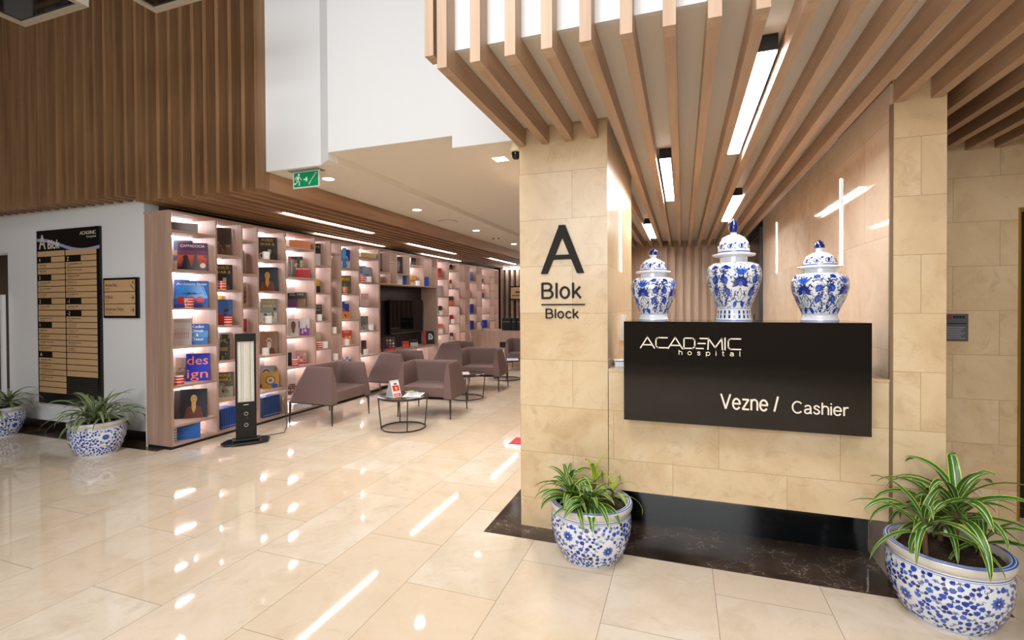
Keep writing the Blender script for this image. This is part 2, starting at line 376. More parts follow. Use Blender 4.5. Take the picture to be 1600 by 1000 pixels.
# ------------------------------------------------------------------ lamps
def linear_lamp(label, x0, x1, y0, y1, z0, z1, group, strength, power, body=True):
    t = thing('linear_lamp', label, 'lamp', ((x0+x1)/2, (y0+y1)/2, z1), 0, group)
    cx, cy = (x1-x0)/2, (y1-y0)/2; dz = z0-z1
    b = MB(); b.box(-cx, cx, -cy, cy, dz+.006, 0, M_BLACK if body else M_WHITE); b.build('housing', t)
    MB().box(-cx+.004, cx-.004, -cy+.004, cy-.004, dz, dz+.0055, emit('ffffff', strength)).build('diffuser', t)
    return t
G1 = 'black linear lamps between the canopy slats'
linear_lamp('largest black linear lamp between canopy slats, nearest the front', .290, .368, 2.23, 3.66, 2.425, 2.498, G1, 72, 0)
linear_lamp('second nearest black linear lamp between canopy slats, left of the largest', -.155, -.075, 3.62, 5.10, 2.425, 2.503, G1, 72, 0)
linear_lamp('black linear lamp between canopy slats above the tall jar', .455, .533, 5.1, 6.6, 2.425, 2.503, G1, 72, 0)
linear_lamp('smallest farthest black linear lamp above the left blue jar', -.462, -.384, 6.5, 7.9, 2.425, 2.503, G1, 72, 0)
G2 = 'linear lamps in the soffit over the bookcase'
for lb, xc, y0, y1 in (('linear soffit lamp nearest the exit sign, in front of the bookcase', -4.02, 4.25, 5.9), ('linear soffit lamp close above the bookcase, left of the television', -4.77, 5.6, 7.3),
                       ('linear soffit lamp midway along the gallery, farther from the bookcase', -4.17, 7.1, 8.87), ('linear soffit lamp close above the bookcase, right of the television', -4.92, 8.6, 10.4),
                       ('linear soffit lamp farthest down the gallery beside the marble pillar', -3.87-.0, 10.0, 11.7)):
    k = round((xc-.055-(-5.0+.04))/PIT-.5); xg = -5.0+.04+max(0, k)*PIT+.022
    linear_lamp(lb, xg, xg+.066, y0, y1, 2.43, 2.501, G2, 20, 0, False)
def wall_lamp(label, x, y, z0, z1, sgn):
    t = thing('wall_lamp', label, 'lamp', (x, y, z0), 0, 'thin vertical light strips in the cashier room')
    a, c = (0, .003) if sgn > 0 else (-.003, 0)
    MB().box(a, c, -.014, .014, 0, z1-z0, col('dddddd', .4)).build('channel', t)
    a2, c2 = (.0032, .006) if sgn > 0 else (-.006, -.0032)
    MB().box(a2, c2, -.011, .011, .004, z1-z0-.004, emit('ffffff', 8)).build('diffuser', t)
wall_lamp('thin vertical light strip on the left wall beside the marble pillar', -.4215, 3.58, 1.63, 2.235, 1)
wall_lamp('larger vertical light strip on the right wall behind the right jar', .9845, 3.74, 1.63, 2.22, -1)
wall_lamp('smaller vertical light strip on the right wall beside the black door', .9845, 6.06, 1.73, 2.30, -1)
def downlight(label, x, y, z, square=False):
    t = thing('ceiling_downlight', label, 'lamp', (x, y, z), 0, 'recessed downlights in the white gallery ceiling')
    if square:
        MB().box(-.06, .06, -.06, .06, -.004, .0, M_WHITE).build('trim_ring', t); MB().box(-.05, .05, -.05, .05, -.0055, -.0042, emit('ffffff', 14)).build('lens', t)
    else:
        MB().lathe([(.065, -.004), (.065, 0)], M_WHITE, 28).build('trim_ring', t); MB().lathe([(.05, -.0055), (.05, -.0042)], emit('ffffff', 14), 24).build('lens', t)
    l = bpy.data.lights.new('downlight', 'SPOT'); l.energy = 80; l.spot_size = 2.2; l.spot_blend = .8; l.shadow_soft_size = .05; l.color = (1, .95, .88)
    o = bpy.data.objects.new('downlight_beam', l); C.objects.link(o); o.location = (x, y, z-.02)
downlight('round downlight just right of the green exit sign', -3.10, 3.707, 2.58)
downlight('round downlight, second nearest in the low ceiling strip', -3.094, 5.292, 2.58)
downlight('round downlight right of the ceiling disc, third in the strip', -3.081, 7.086, 2.58)
downlight('round downlight farthest down the low ceiling strip', -3.08, 8.91, 2.58)
downlight('square downlight near the dome camera and marble pillar', -1.353, 3.601, 2.552, True)
downlight('square downlight half hidden behind the dome camera', -1.16, 4.3, 2.552, True)
t = thing('ceiling_disc', 'flat round white ceiling disc between the downlights', 'ceiling speaker', (-3.12, 6.185, 2.58))
MB().lathe([(.11, -.012), (.13, -.008), (.13, 0)], col('d8d0c4', .6), 32).build('cover', t); MB().lathe([(.137, -.003), (.137, 0)], col('6b625a', .6), 32).build('rim', t)
t = thing('sprinkler_head', 'small twin sprinkler sensor on the low white ceiling', 'sensor', (-3.10, 8.0, 2.58))
for s_ in (-1, 1): MB().ell((s_*.05, 0, -.008), (.022, .022, .014), col('5c5752', .4)).build('sensor_eye', t)
MB().box(-.09, .09, -.03, .03, -.004, 0, M_WHITE).build('base_plate', t)
# square ring pendants high in the lobby
def ring_pendant(label, x0, x1, y0, y1, z):
    t = thing('square_pendant_lamp', label, 'lamp', ((x0+x1)/2, (y0+y1)/2, z), 0, 'square framed pendants under the lobby ceiling')
    a, c = (x1-x0)/2, (y1-y0)/2; w = .042; m = col('a89f90', .5)
    MB().box(-a, a, c-w, c, 0, .06, m).box(-a, a, -c, -c+w, 0, .06, m).box(-a, -a+w, -c+w, c-w, 0, .06, m).box(a-w, a, -c+w, c-w, 0, .06, m).build('frame', t)
    MB().box(-a+w, a-w, -c+w, c-w, .012, .055, col('120c0c', .05)).build('dark_panel', t)
    for sx in (-1, 1): MB().tube([(sx*a*.6, 0, .055), (sx*a*.6, 0, LOBBY_CEIL-z)], .004, M_BLACK, 6).build('cable', t)
ring_pendant('square framed pendant at the upper left corner of the view', -4.428, -3.735, 1.45, 2.15, 3.4)
ring_pendant('square framed pendant right of the corner one, before the slatted wall', -3.385, -2.69, 1.65, 2.35, 3.4)
# ------------------------------------------------------------------ cashier counter, sign box, lettering
t = thing('cashier_counter', 'beige marble cashier counter floating over a dark recess between the pillars', 'counter', (.28, 3.2, 0))
o = V((.28, 3.2, 0))
def rel(b, off): b.v = [(p[0]-off[0], p[1]-off[1], p[2]-off[2]) for p in b.v]; return b
rel(MB().box(-.419, .979, 2.93, 3.0, .296, 1.0, M_PIL), o).build('front_panel', t)
rel(MB().box(-.419, .979, 2.925, 3.5, 1.0, 1.015, stone('counter_top_marble', 0, 1, .6, 1.2, MB_, 'a98e68', .12)), o).build('countertop', t)
rel(MB().box(-.419, .979, 3.22, 3.25, 0, .996, M_DARKREC), o).build('recess_panel', t)
rel(MB().box(-.419, .979, 3.0, 3.22, .296, .31, M_PIL), o).build('underside', t)
t = thing('sign_box', 'glossy dark cashier sign box with white lettering on the marble counter', 'sign', (.275, 2.95, .748))
o = V((.275, 2.95, .748))
rel(MB().box(-.314, .866, 2.80, 2.922, .748, 1.303, M_PANEL).box(-.314, .866, 2.922, 3.20, 1.0165, 1.303, M_PANEL), o).build('panel', t)
F0 = (V((0, 2.7995, 0)), X, Z)
def academic(b, F, x, y, W, H, m, wd, weight=1):
    """wide capitals with a three bar E; x,y lower left"""
    L = [('A', .155), ('C', .13), ('A', .155), ('D', .125), ('E', .11), ('M', .15), ('I', .03), ('C', .13)]
    gap = .012; tot = sum(a for _, a in L)+gap*7; s = W/tot; cx = x
    sh = {'A': [[(0, 0), (.5, 1), (1, 0)], [(.2, .28), (.8, .28)]], 'C': [[(1, .96), (.22, .96), (.05, .8), (.05, .2), (.22, .04), (1, .04)]],
          'D': [[(.04, 0), (.04, .96), (.78, .96), (.96, .8), (.96, .2), (.78, .04), (.04, .04)]], 'E': [[(.38, .95), (1.05, .95)], [(.18, .5), (.85, .5)], [(0, .05), (.65, .05)]],
          'M': [[(.0, 0), (.04, .96), (.5, .15), (.96, .96), (1, 0)]], 'I': [[(.5, 0), (.5, 1)]]}
    for c, a in L:
        for st in sh[c]: b.stroke([(cx+p*a*s, y+q*H) for p, q in st], wd, F, m)
        cx += (a+gap)*s
def slab(b, pts, m, F, d):
    oo, u, v = F; n = len(pts); nn = u.cross(v)
    b.add([oo+u*a+v*c for a, c in pts]+[oo+u*a+v*c+nn*d for a, c in pts], [tuple(range(n)), tuple(range(n, 2*n))]+[(i, (i+1) % n, n+(i+1) % n, n+i) for i in range(n)], m)
def arc(cx, cy, rx, ry, a0, a1, n=14): return [(cx+rx*math.cos(math.radians(a0+(a1-a0)*k/n)), cy+ry*math.sin(math.radians(a0+(a1-a0)*k/n))) for k in range(n+1)]
GL = {'B': (.62, [[(0, .5), (0, 0), (.36, 0)]+arc(.36, .26, .25, .26, -90, 90)+[(0, .52)], [(0, .5), (0, 1), (.32, 1)]+arc(.32, .76, .22, .24, 90, -90)]),
      'l': (0, [[(0, 0), (0, 1)]]), 'o': (.50, [arc(.25, .36, .25, .36, 0, 360, 24)]), 'k': (.42, [[(0, 0), (0, 1)], [(0, .24), (.39, .72)], [(.15, .41), (.43, 0)]]),
      'c': (.44, [arc(.25, .36, .25, .36, 42, 318, 18)]), 'V': (.66, [[(0, 1), (.33, 0), (.66, 1)]]), 'e': (.50, [[(.02, .38)]+arc(.25, .36, .25, .36, 2, 322, 20)]),
      'z': (.42, [[(0, .70), (.41, .70), (0, .02), (.43, .02)]]), 'n': (.42, [[(0, 0), (0, .72)], arc(.21, .47, .21, .25, 180, 0, 12)+[(.42, 0)]]),
      'h': (.42, [[(0, 0), (0, 1)], arc(.21, .47, .21, .25, 180, 0, 12)+[(.42, 0)]]), '/': (.24, [[(0, 0), (.24, 1)]]), 'C': (.68, [arc(.36, .5, .36, .5, 45, 315, 22)]),
      'a': (.45, [arc(.22, .51, .20, .20, 160, 0, 10)+[(.42, .10), (.46, 0)], [(.42, .42), (.22, .38)]+arc(.18, .19, .18, .18, 90, 270, 10)+[(.30, .04), (.42, .18)]]),
      's': (.40, [[(.38, .57), (.32, .68), (.20, .72), (.08, .68), (.03, .57), (.08, .46), (.20, .40), (.33, .33), (.39, .21), (.34, .07), (.20, 0), (.07, .05), (.01, .16)]]),
      'i': (0, [[(0, 0), (0, .72)], [(0, .92), (0, .98)]]), 'r': (.26, [[(0, 0), (0, .72)], arc(.22, .46, .22, .24, 180, 75, 8)]),
      't': (.24, [[(.10, .95), (.10, .12), (.16, .02), (.25, .02)], [(0, .70), (.25, .70)]]), 'p': (.50, [[(0, .72), (0, -.26)], arc(.25, .36, .25, .36, 0, 360, 20)]), ' ': (.10, [])}
def letters(b, F, s, x, y, H, W, m, wd, d, gap=.24):
    tot = sum(GL[c][0] for c in s)+gap*(len(s)-1); sx = W/tot; cx = x
    for c in s:
        for st in GL[c][1]:
            q = [(cx+a*sx, y+e*H) for a, e in st]
            for i_, ((a, e), (f, g)) in enumerate(zip(q[:-1], q[1:])):
                dx, dy = f-a, g-e; L = math.hypot(dx, dy) or 1; dx, dy = dx/L*wd/2, dy/L*wd/2; ex, ey = dx*.35, dy*.35
                slab(b, [(a-dy-ex, e+dx-ey), (a+dy-ex, e-dx-ey), (f+dy+ex, g-dx+ey), (f-dy+ex, g+dx+ey)], m, F, d+.00012*(i_ % 3)+.0004*GL[c][1].index(st))
        cx += (GL[c][0]+gap)*sx
b = MB(); academic(b, F0, -.222, 1.157, .508, .06, M_LET, .0065)
letters(b, F0, 'hospital', -.019, 1.124, .025, .302, M_LET, .0036, .001, .85)
rel(b, o).build('logo', t)
b = MB(); letters(b, F0, 'Vezne /', .192, .846, .075, .268, M_LET, .0088, .004, .19); rel(b, o).build('vezne_lettering', t)
b = MB(); letters(b, F0, 'Cashier', .526, .845, .057, .240, M_LET, .0068, .004, .19); rel(b, o).build('cashier_lettering', t)
t = thing('wall_lettering', 'dark A Blok Block lettering fixed to the left marble pillar', 'lettering', (-.69, PY, 1.3)); o = V((-.69, PY, 1.3))
FP = (V((0, PY-.0005, 0)), X, Z); b = MB()
hx = (-.829, -.559)
for pts in ([(-.829, 1.591), (-.789, 1.591), (-.675, 1.862), (-.675, 1.885), (-.712, 1.885)], [(-.561, 1.591), (-.603, 1.591), (-.715, 1.862), (-.715, 1.885), (-.676, 1.885)], [(-.762, 1.678), (-.628, 1.678), (-.637, 1.704), (-.752, 1.704)]):
    slab(b, pts, M_LETD, FP, .02+.0002*len(pts)+.0003*(pts[0][0] > -.6))
rel(b, o).build('large_letter', t)
b = MB(); letters(b, FP, 'Blok', -.823, 1.441, .090, .238, M_LETD, .0125, .010)
b.box(-.829, -.557, PY-.012, PY-.0005, 1.396, 1.404, M_LETD)
letters(b, FP, 'Block', -.799, 1.318, .054, .200, M_LETD, .0078, .010); rel(b, o).build('small_lettering', t)
# ------------------------------------------------------------------ blue and white porcelain
M_PORC = col('dfe3e9', .12, coat=.6, name='white_porcelain'); M_LIP = col('cfc9bd', .2, coat=.4, name='greyish_glaze')
BL = [col(c, .18, coat=.5, name='cobalt_glaze') for c in ('15349a', '2049b2', '3c68c0', '101d60')]
M_VINE = col('1a2247', .2, coat=.4, name='dark_vine_glaze'); M_SOIL = col('3a2519', .95, name='soil')
def prof_r(prof, z):
    for (r0, z0), (r1, z1) in zip(prof[:-1], prof[1:]):
        if z0 <= z <= z1 and z1 > z0: return r0+(r1-r0)*(z-z0)/(z1-z0)
    return prof[-1][0]
class Surf:
    """draws flat shapes of glaze on a surface of revolution: coordinates are (arc length at radius R, height)"""
    def __init__(s, b, prof, R): s.b = b; s.p = prof; s.R = R; s.e = .0006
    def P(s, a, z, e=0):
        th = a/s.R; r = prof_r(s.p, z)+s.e+e; return (r*math.cos(th), r*math.sin(th), z)
    def fan(s, c, pts, m, e=0):
        n = len(pts); s.b.add([s.P(*c, e)]+[s.P(a, z, e) for a, z in pts], [(0, i+1, (i+1) % n+1) for i in range(n)], m)
    def leaf(s, a, z, L, W, rot, m, e=0):
        pts = [(0, 0), (.25, .42), (.5, .5), (.72, .36), (1, 0), (.72, -.36), (.5, -.5), (.25, -.42)]
        c, sn = math.cos(rot), math.sin(rot)
        q = [(a+L*x*c-W*y*sn, z+L*x*sn+W*y*c) for x, y in pts]
        s.fan((a+L*.5*c, z+L*.5*sn), q, m, e)
    def disc(s, a, z, r, m, n=10, e=0, ry=None): s.fan((a, z), [(a+r*math.cos(2*PI*k/n), z+(ry or r)*math.sin(2*PI*k/n)) for k in range(n)], m, e)
    def line(s, pts, w, m, e=0):
        for (a, z), (c, d) in zip(pts[:-1], pts[1:]):
            dx, dz = c-a, d-z; L = math.hypot(dx, dz) or 1; dx, dz = -dz/L*w/2, dx/L*w/2
            s.b.add([s.P(a+dx, z+dz, e), s.P(a-dx, z-dz, e), s.P(c-dx, d-dz, e), s.P(c+dx, d+dz, e)], [(0, 1, 2, 3)], m)
    def ring(s, z0, z1, m, e=0, n=48):
        vs = [s.P(2*PI*s.R*k/n, z, e) for z in (z0, z1) for k in range(n)]
        s.b.add(vs, [(k, (k+1) % n, n+(k+1) % n, n+k) for k in range(n)], m)
POT = [(.150, 0), (.158, .012), (.178, .045), (.200, .095), (.2155, .15), (.221, .20), (.219, .245), (.213, .272)]
def pot_mesh():
    rnd = random.Random(3); b = MB()
    b.lathe(POT+[(.2135, .276)], M_PORC, 56, cap=False)
    b.lathe([(.2135, .276), (.222, .283), (.2265, .295), (.2265, .312), (.224, .318)], M_LIP, 56, cap=False)
    b.lathe([(.224, .318), (.219, .3205), (.200, .3205)], BL[2], 56, cap=False); b.lathe([(.219, .3208), (.215, .3211)], M_PORC, 56, cap=False); b.lathe([(.206, .3208), (.203, .3211)], M_PORC, 56, cap=False)
    b.lathe([(.200, .3205), (.196, .315), (.195, .25)], M_LIP, 56, cap=False); b.lathe([(1e-3, 0), (.150, 0)], M_PORC, 56, cap=False)
    S_ = Surf(b, POT, .2); circ = 2*PI*.2
    S_.ring(.266, .269, BL[0]); S_.ring(.259, .2605, BL[0]); S_.ring(.012, .014, BL[1])
    placed = []
    flowers = [(circ*k/5+.05*(k % 2), .15+(.035 if k % 2 else -.03)) for k in range(5)]
    for a, z in flowers:
        for k in range(10): S_.leaf(a, z, .030, .016, 2*PI*k/10, BL[2], .0002)
        for k in range(8): S_.leaf(a, z, .019, .010, 2*PI*(k+.5)/8, BL[0], .0004)
        S_.disc(a, z, .008, BL[3], e=.0006); S_.disc(a, z, .004, M_PORC, e=.0008)
        placed.append((a, z, .040))
    def ok(a, z, r):
        for (c, d, q) in placed:
            da = abs(a-c) % circ; da = min(da, circ-da)
            if math.hypot(da, z-d) < r+q: return False
        return True
    pts = []
    for _ in range(9000):
        a = rnd.random()*circ; z = rnd.uniform(.022, .252); r = rnd.choice((.0115, .0095, .0075, .0125))*(.8 if z < .06 else 1)
        if ok(a, z, r): placed.append((a, z, r-.0012)); pts.append((a, z, r))
    for i, (a, z, r) in enumerate(pts):
        k = rnd.random(); rot = rnd.uniform(-.6, 2.2)
        near = sorted(pts, key=lambda p: (p[0]-a)**2+(p[1]-z)**2)[1:3]
        c, d, _ = near[0]
        if abs(c-a) < .05: S_.line([(a, z), ((a+c)/2+.004, (z+d)/2-.003), (c, d)], .0021, M_VINE)
        if k < .74:
            m = BL[rnd.choice((0, 0, 1, 1, 2, 3))]
            S_.leaf(a-r*math.cos(rot), z-r*math.sin(rot), 2.1*r, 1.75*r, rot, m, .0003)
            S_.leaf(a, z, 1.2*r, .8*r, rot+.9, m, .0003); S_.leaf(a, z, 1.2*r, .8*r, rot-.9, m, .0003)
        elif k < .87:
            for j in range(7): S_.line([(a+r*.5*math.cos(rot+j*.5), z+r*.5*math.sin(rot+j*.5)), (a+r*1.2*math.cos(rot+j*.5), z+r*1.2*math.sin(rot+j*.5))], .0016, BL[3], .0003)
            S_.disc(a, z, r*.45, BL[2], e=.0003)
        else:
            S_.line([(a+r*.8*math.cos(rot+j*.7)*(1-j*.1), z+r*.8*math.sin(rot+j*.7)*(1-j*.1)) for j in range(8)], .0017, BL[0], .0003)
    return b
def leaf_mat(name, cd_, cl, ce, stripe):
    m, n, l, b = newmat(name)
    tc = n.new('ShaderNodeUVMap'); se = n.new('ShaderNodeSeparateXYZ'); l.new(tc.outputs[0], se.inputs[0])
    c = ramp(n, l, se.outputs[0], ((0, ce), (.07, ce), (.12, cd_), (.40, cl), (.455, cd_), (.475, stripe), (.525, stripe), (.545, cd_), (.62, cl), (.88, cd_), (.93, ce)))
    no = n.new('ShaderNodeTexNoise'); no.inputs['Scale'].default_value = 12; l.new(se.outputs[1], no.inputs['Vector'])
    tip = n.new('ShaderNodeMapRange'); tip.inputs['From Min'].default_value = .93; tip.inputs['From Max'].default_value = 1; l.new(se.outputs[1], tip.inputs['Value'])
    c = mixc(n, l, tip.outputs[0], c, 'b08a4a')
    l.new(c, b.inputs['Base Color']); b.inputs['Roughness'].default_value = .35
    return m
M_LEAF = leaf_mat('striped_leaf', '1f4a17', '44762a', 'a9bf3f', 'dfe6c0')
M_LEAFP = leaf_mat('pale_striped_leaf', '2c4a24', '5d7c47', 'b9c48c', 'e6ead2')
M_LEAFY = leaf_mat('young_yellow_green_leaf', '6b9426', 'a2bd35', 'd7d84a', 'c9d86a'); M_STEM = col('6b4f35', .8, name='cane_bark')
def leaf(b, base, az, el, L, W, droop, m, rnd, n=11):
    """a long strap leaf: starts at elevation el, bends down by droop"""
    vs = []; uv = []; p = V(base); e = el; ds = L/n; side = V((-math.sin(az), math.cos(az), 0)); tw = rnd.uniform(-.35, .35)
    for i in range(n+1):
        t = i/n; wd = W*min(1, (.35+2.6*t))*(1-t**2.6)**.8 if t < 1 else 0
        d = V((math.cos(az)*math.cos(e), math.sin(az)*math.cos(e), math.sin(e)))
        nrm = side.cross(d)*-1
        s_ = side*math.cos(tw*t*2)+nrm*math.sin(tw*t*2)
        for k, q in enumerate((-1, -.5, 0, .5, 1)):
            vs.append(p+s_*(q*wd/2)+nrm*(abs(q)*wd*.16)); uv.append(((q+1)/2, t))
        p = p+d*ds; e -= droop*ds/L*(.5+t*1.2)
    base_i = len(b.v)
    b.add(vs, [(i*5+k, i*5+k+1, (i+1)*5+k+1, (i+1)*5+k) for i in range(n) for k in range(4)], m, True)
    for i, u in enumerate(uv): b.uv[base_i+i] = u
def build_uv(b, name, parent):
    o = b.build(name, parent, recalc=False, sharp=180); me = o.data; ul = me.uv_layers.new(name='UVMap')
    for lp in me.loops: ul.data[lp.index].uv = b.uv.get(lp.vertex_index, (.3, .3))
    return o
POTMESH = None
def potted(label, x, y, rz, canes, seed, mats=(M_LEAF,)):
    global POTMESH
    rnd = random.Random(seed); t = thing('potted_dracaena', label, 'potted plant', (x, y, .0), rz, 'blue and white planters with striped leaf plants')
    if POTMESH is None: POTMESH = pot_mesh().build('pot', t)
    else: p = POTMESH.copy(); C.objects.link(p); p.parent = t
    s_ = MB(); s_.lathe([(1e-3, .292), (.1, .290), (.196, .283)], M_SOIL, 36, cap=False)
    for _ in range(120):
        a = rnd.random()*2*PI; r = .185*math.sqrt(rnd.random()); s_.ell((r*math.cos(a), r*math.sin(a), .291), (rnd.uniform(.004, .009),)*2+(.005,), M_SOIL, 6, 4)
    so = s_.build('soil', t)
    for (cx, cy, h, n, L, W, md, spread) in canes:
        b = MB().tube([(cx, cy, .285), (cx*1.05, cy*1.05, .285+h*.6), (cx*1.1, cy*1.1, .285+h)], .011, M_STEM, 8, r2=.008); st = b.build('cane', t)
        lb = MB()
        for k in range(n):
            az = k*2.4+rnd.uniform(-.3, .3); f = k/max(1, n-1)
            el = (.15+1.2*f)*spread+rnd.uniform(-.1, .1); zz = .285+h*(.55+.45*f)
            leaf(lb, (cx*1.08, cy*1.08, zz), az, el, L*rnd.uniform(.75, 1.1)*(1.0-.15*f), W*rnd.uniform(.85, 1.15), rnd.uniform(1.3, 2.2), mats[rnd.randrange(len(mats))] if md is None else md, rnd)
        cr_, sr_ = math.cos(rz), math.sin(rz); yl = 3.488 if x < -4 else 2.912
        for i_, (a_, b_, z_) in enumerate(lb.v):
            wx, wy = x+a_*cr_-b_*sr_, y+a_*sr_+b_*cr_
            if x > -4 and z_ > .70: yl2 = min(yl, 2.79)
            elif x < -4 and wx > -5.075: yl2 = 3.35
            else: yl2 = yl
            if wy > yl2:
                wy = yl2-.004*(i_ % 5)/5; dx_, dy_ = wx-x, wy-y; lb.v[i_] = (dx_*cr_+dy_*sr_, -dx_*sr_+dy_*cr_, z_)
        lb2 = build_uv(lb, 'leaf_rosette', st)
    return t
def P_at(px, py, ax, v): return at(px, py, ax, v)
potted('blue and white pot of striped leaves in front of the left marble pillar', -.485, 2.692, .3,
       [(-.10, -.05, .07, 24, .25, .042, M_LEAF, .9), (-.02, -.11, .06, 22, .25, .044, M_LEAF, .8), (.03, .07, .11, 9, .26, .026, M_LEAFY, 1.1), (.115, .02, .06, 7, .24, .020, M_LEAFY, 1.0), (-.11, .07, .08, 12, .24, .03, M_LEAF, 1.0)], 5)
potted('largest looking blue and white pot of long striped leaves, lower right corner', 1.112, 2.683, 1.1,
       [(0, -.03, .25, 22, .36, .046, M_LEAF, 1.0), (-.115, .06, .17, 14, .36, .036, M_LEAF, .9), (.11, .03, .14, 20, .36, .038, M_LEAF, .85), (.05, -.11, .09, 9, .28, .038, M_LEAF, .8)], 21)
potted('blue and white pot with pale striped leaves below the wall directory', -5.29, 3.07, 2.0,
       [(-.08, -.03, .09, 26, .42, .030, M_LEAFP, 1.0), (.07, .0, .08, 26, .40, .029, M_LEAFP, 1.0), (.0, .09, .08, 18, .38, .028, M_LEAFP, 1.05), (-.02, -.10, .05, 12, .42, .028, M_LEAFP, .8)], 33)
potted('blue and white pot of striped leaves cut by the left edge of the photo', -7.06, 3.14, 4.0,
       [(-.08, .0, .07, 26, .36, .028, M_LEAFP, .85), (.08, .02, .06, 26, .34, .027, M_LEAFP, .85), (.0, .1, .05, 18, .34, .026, M_LEAFP, .8)], 44)
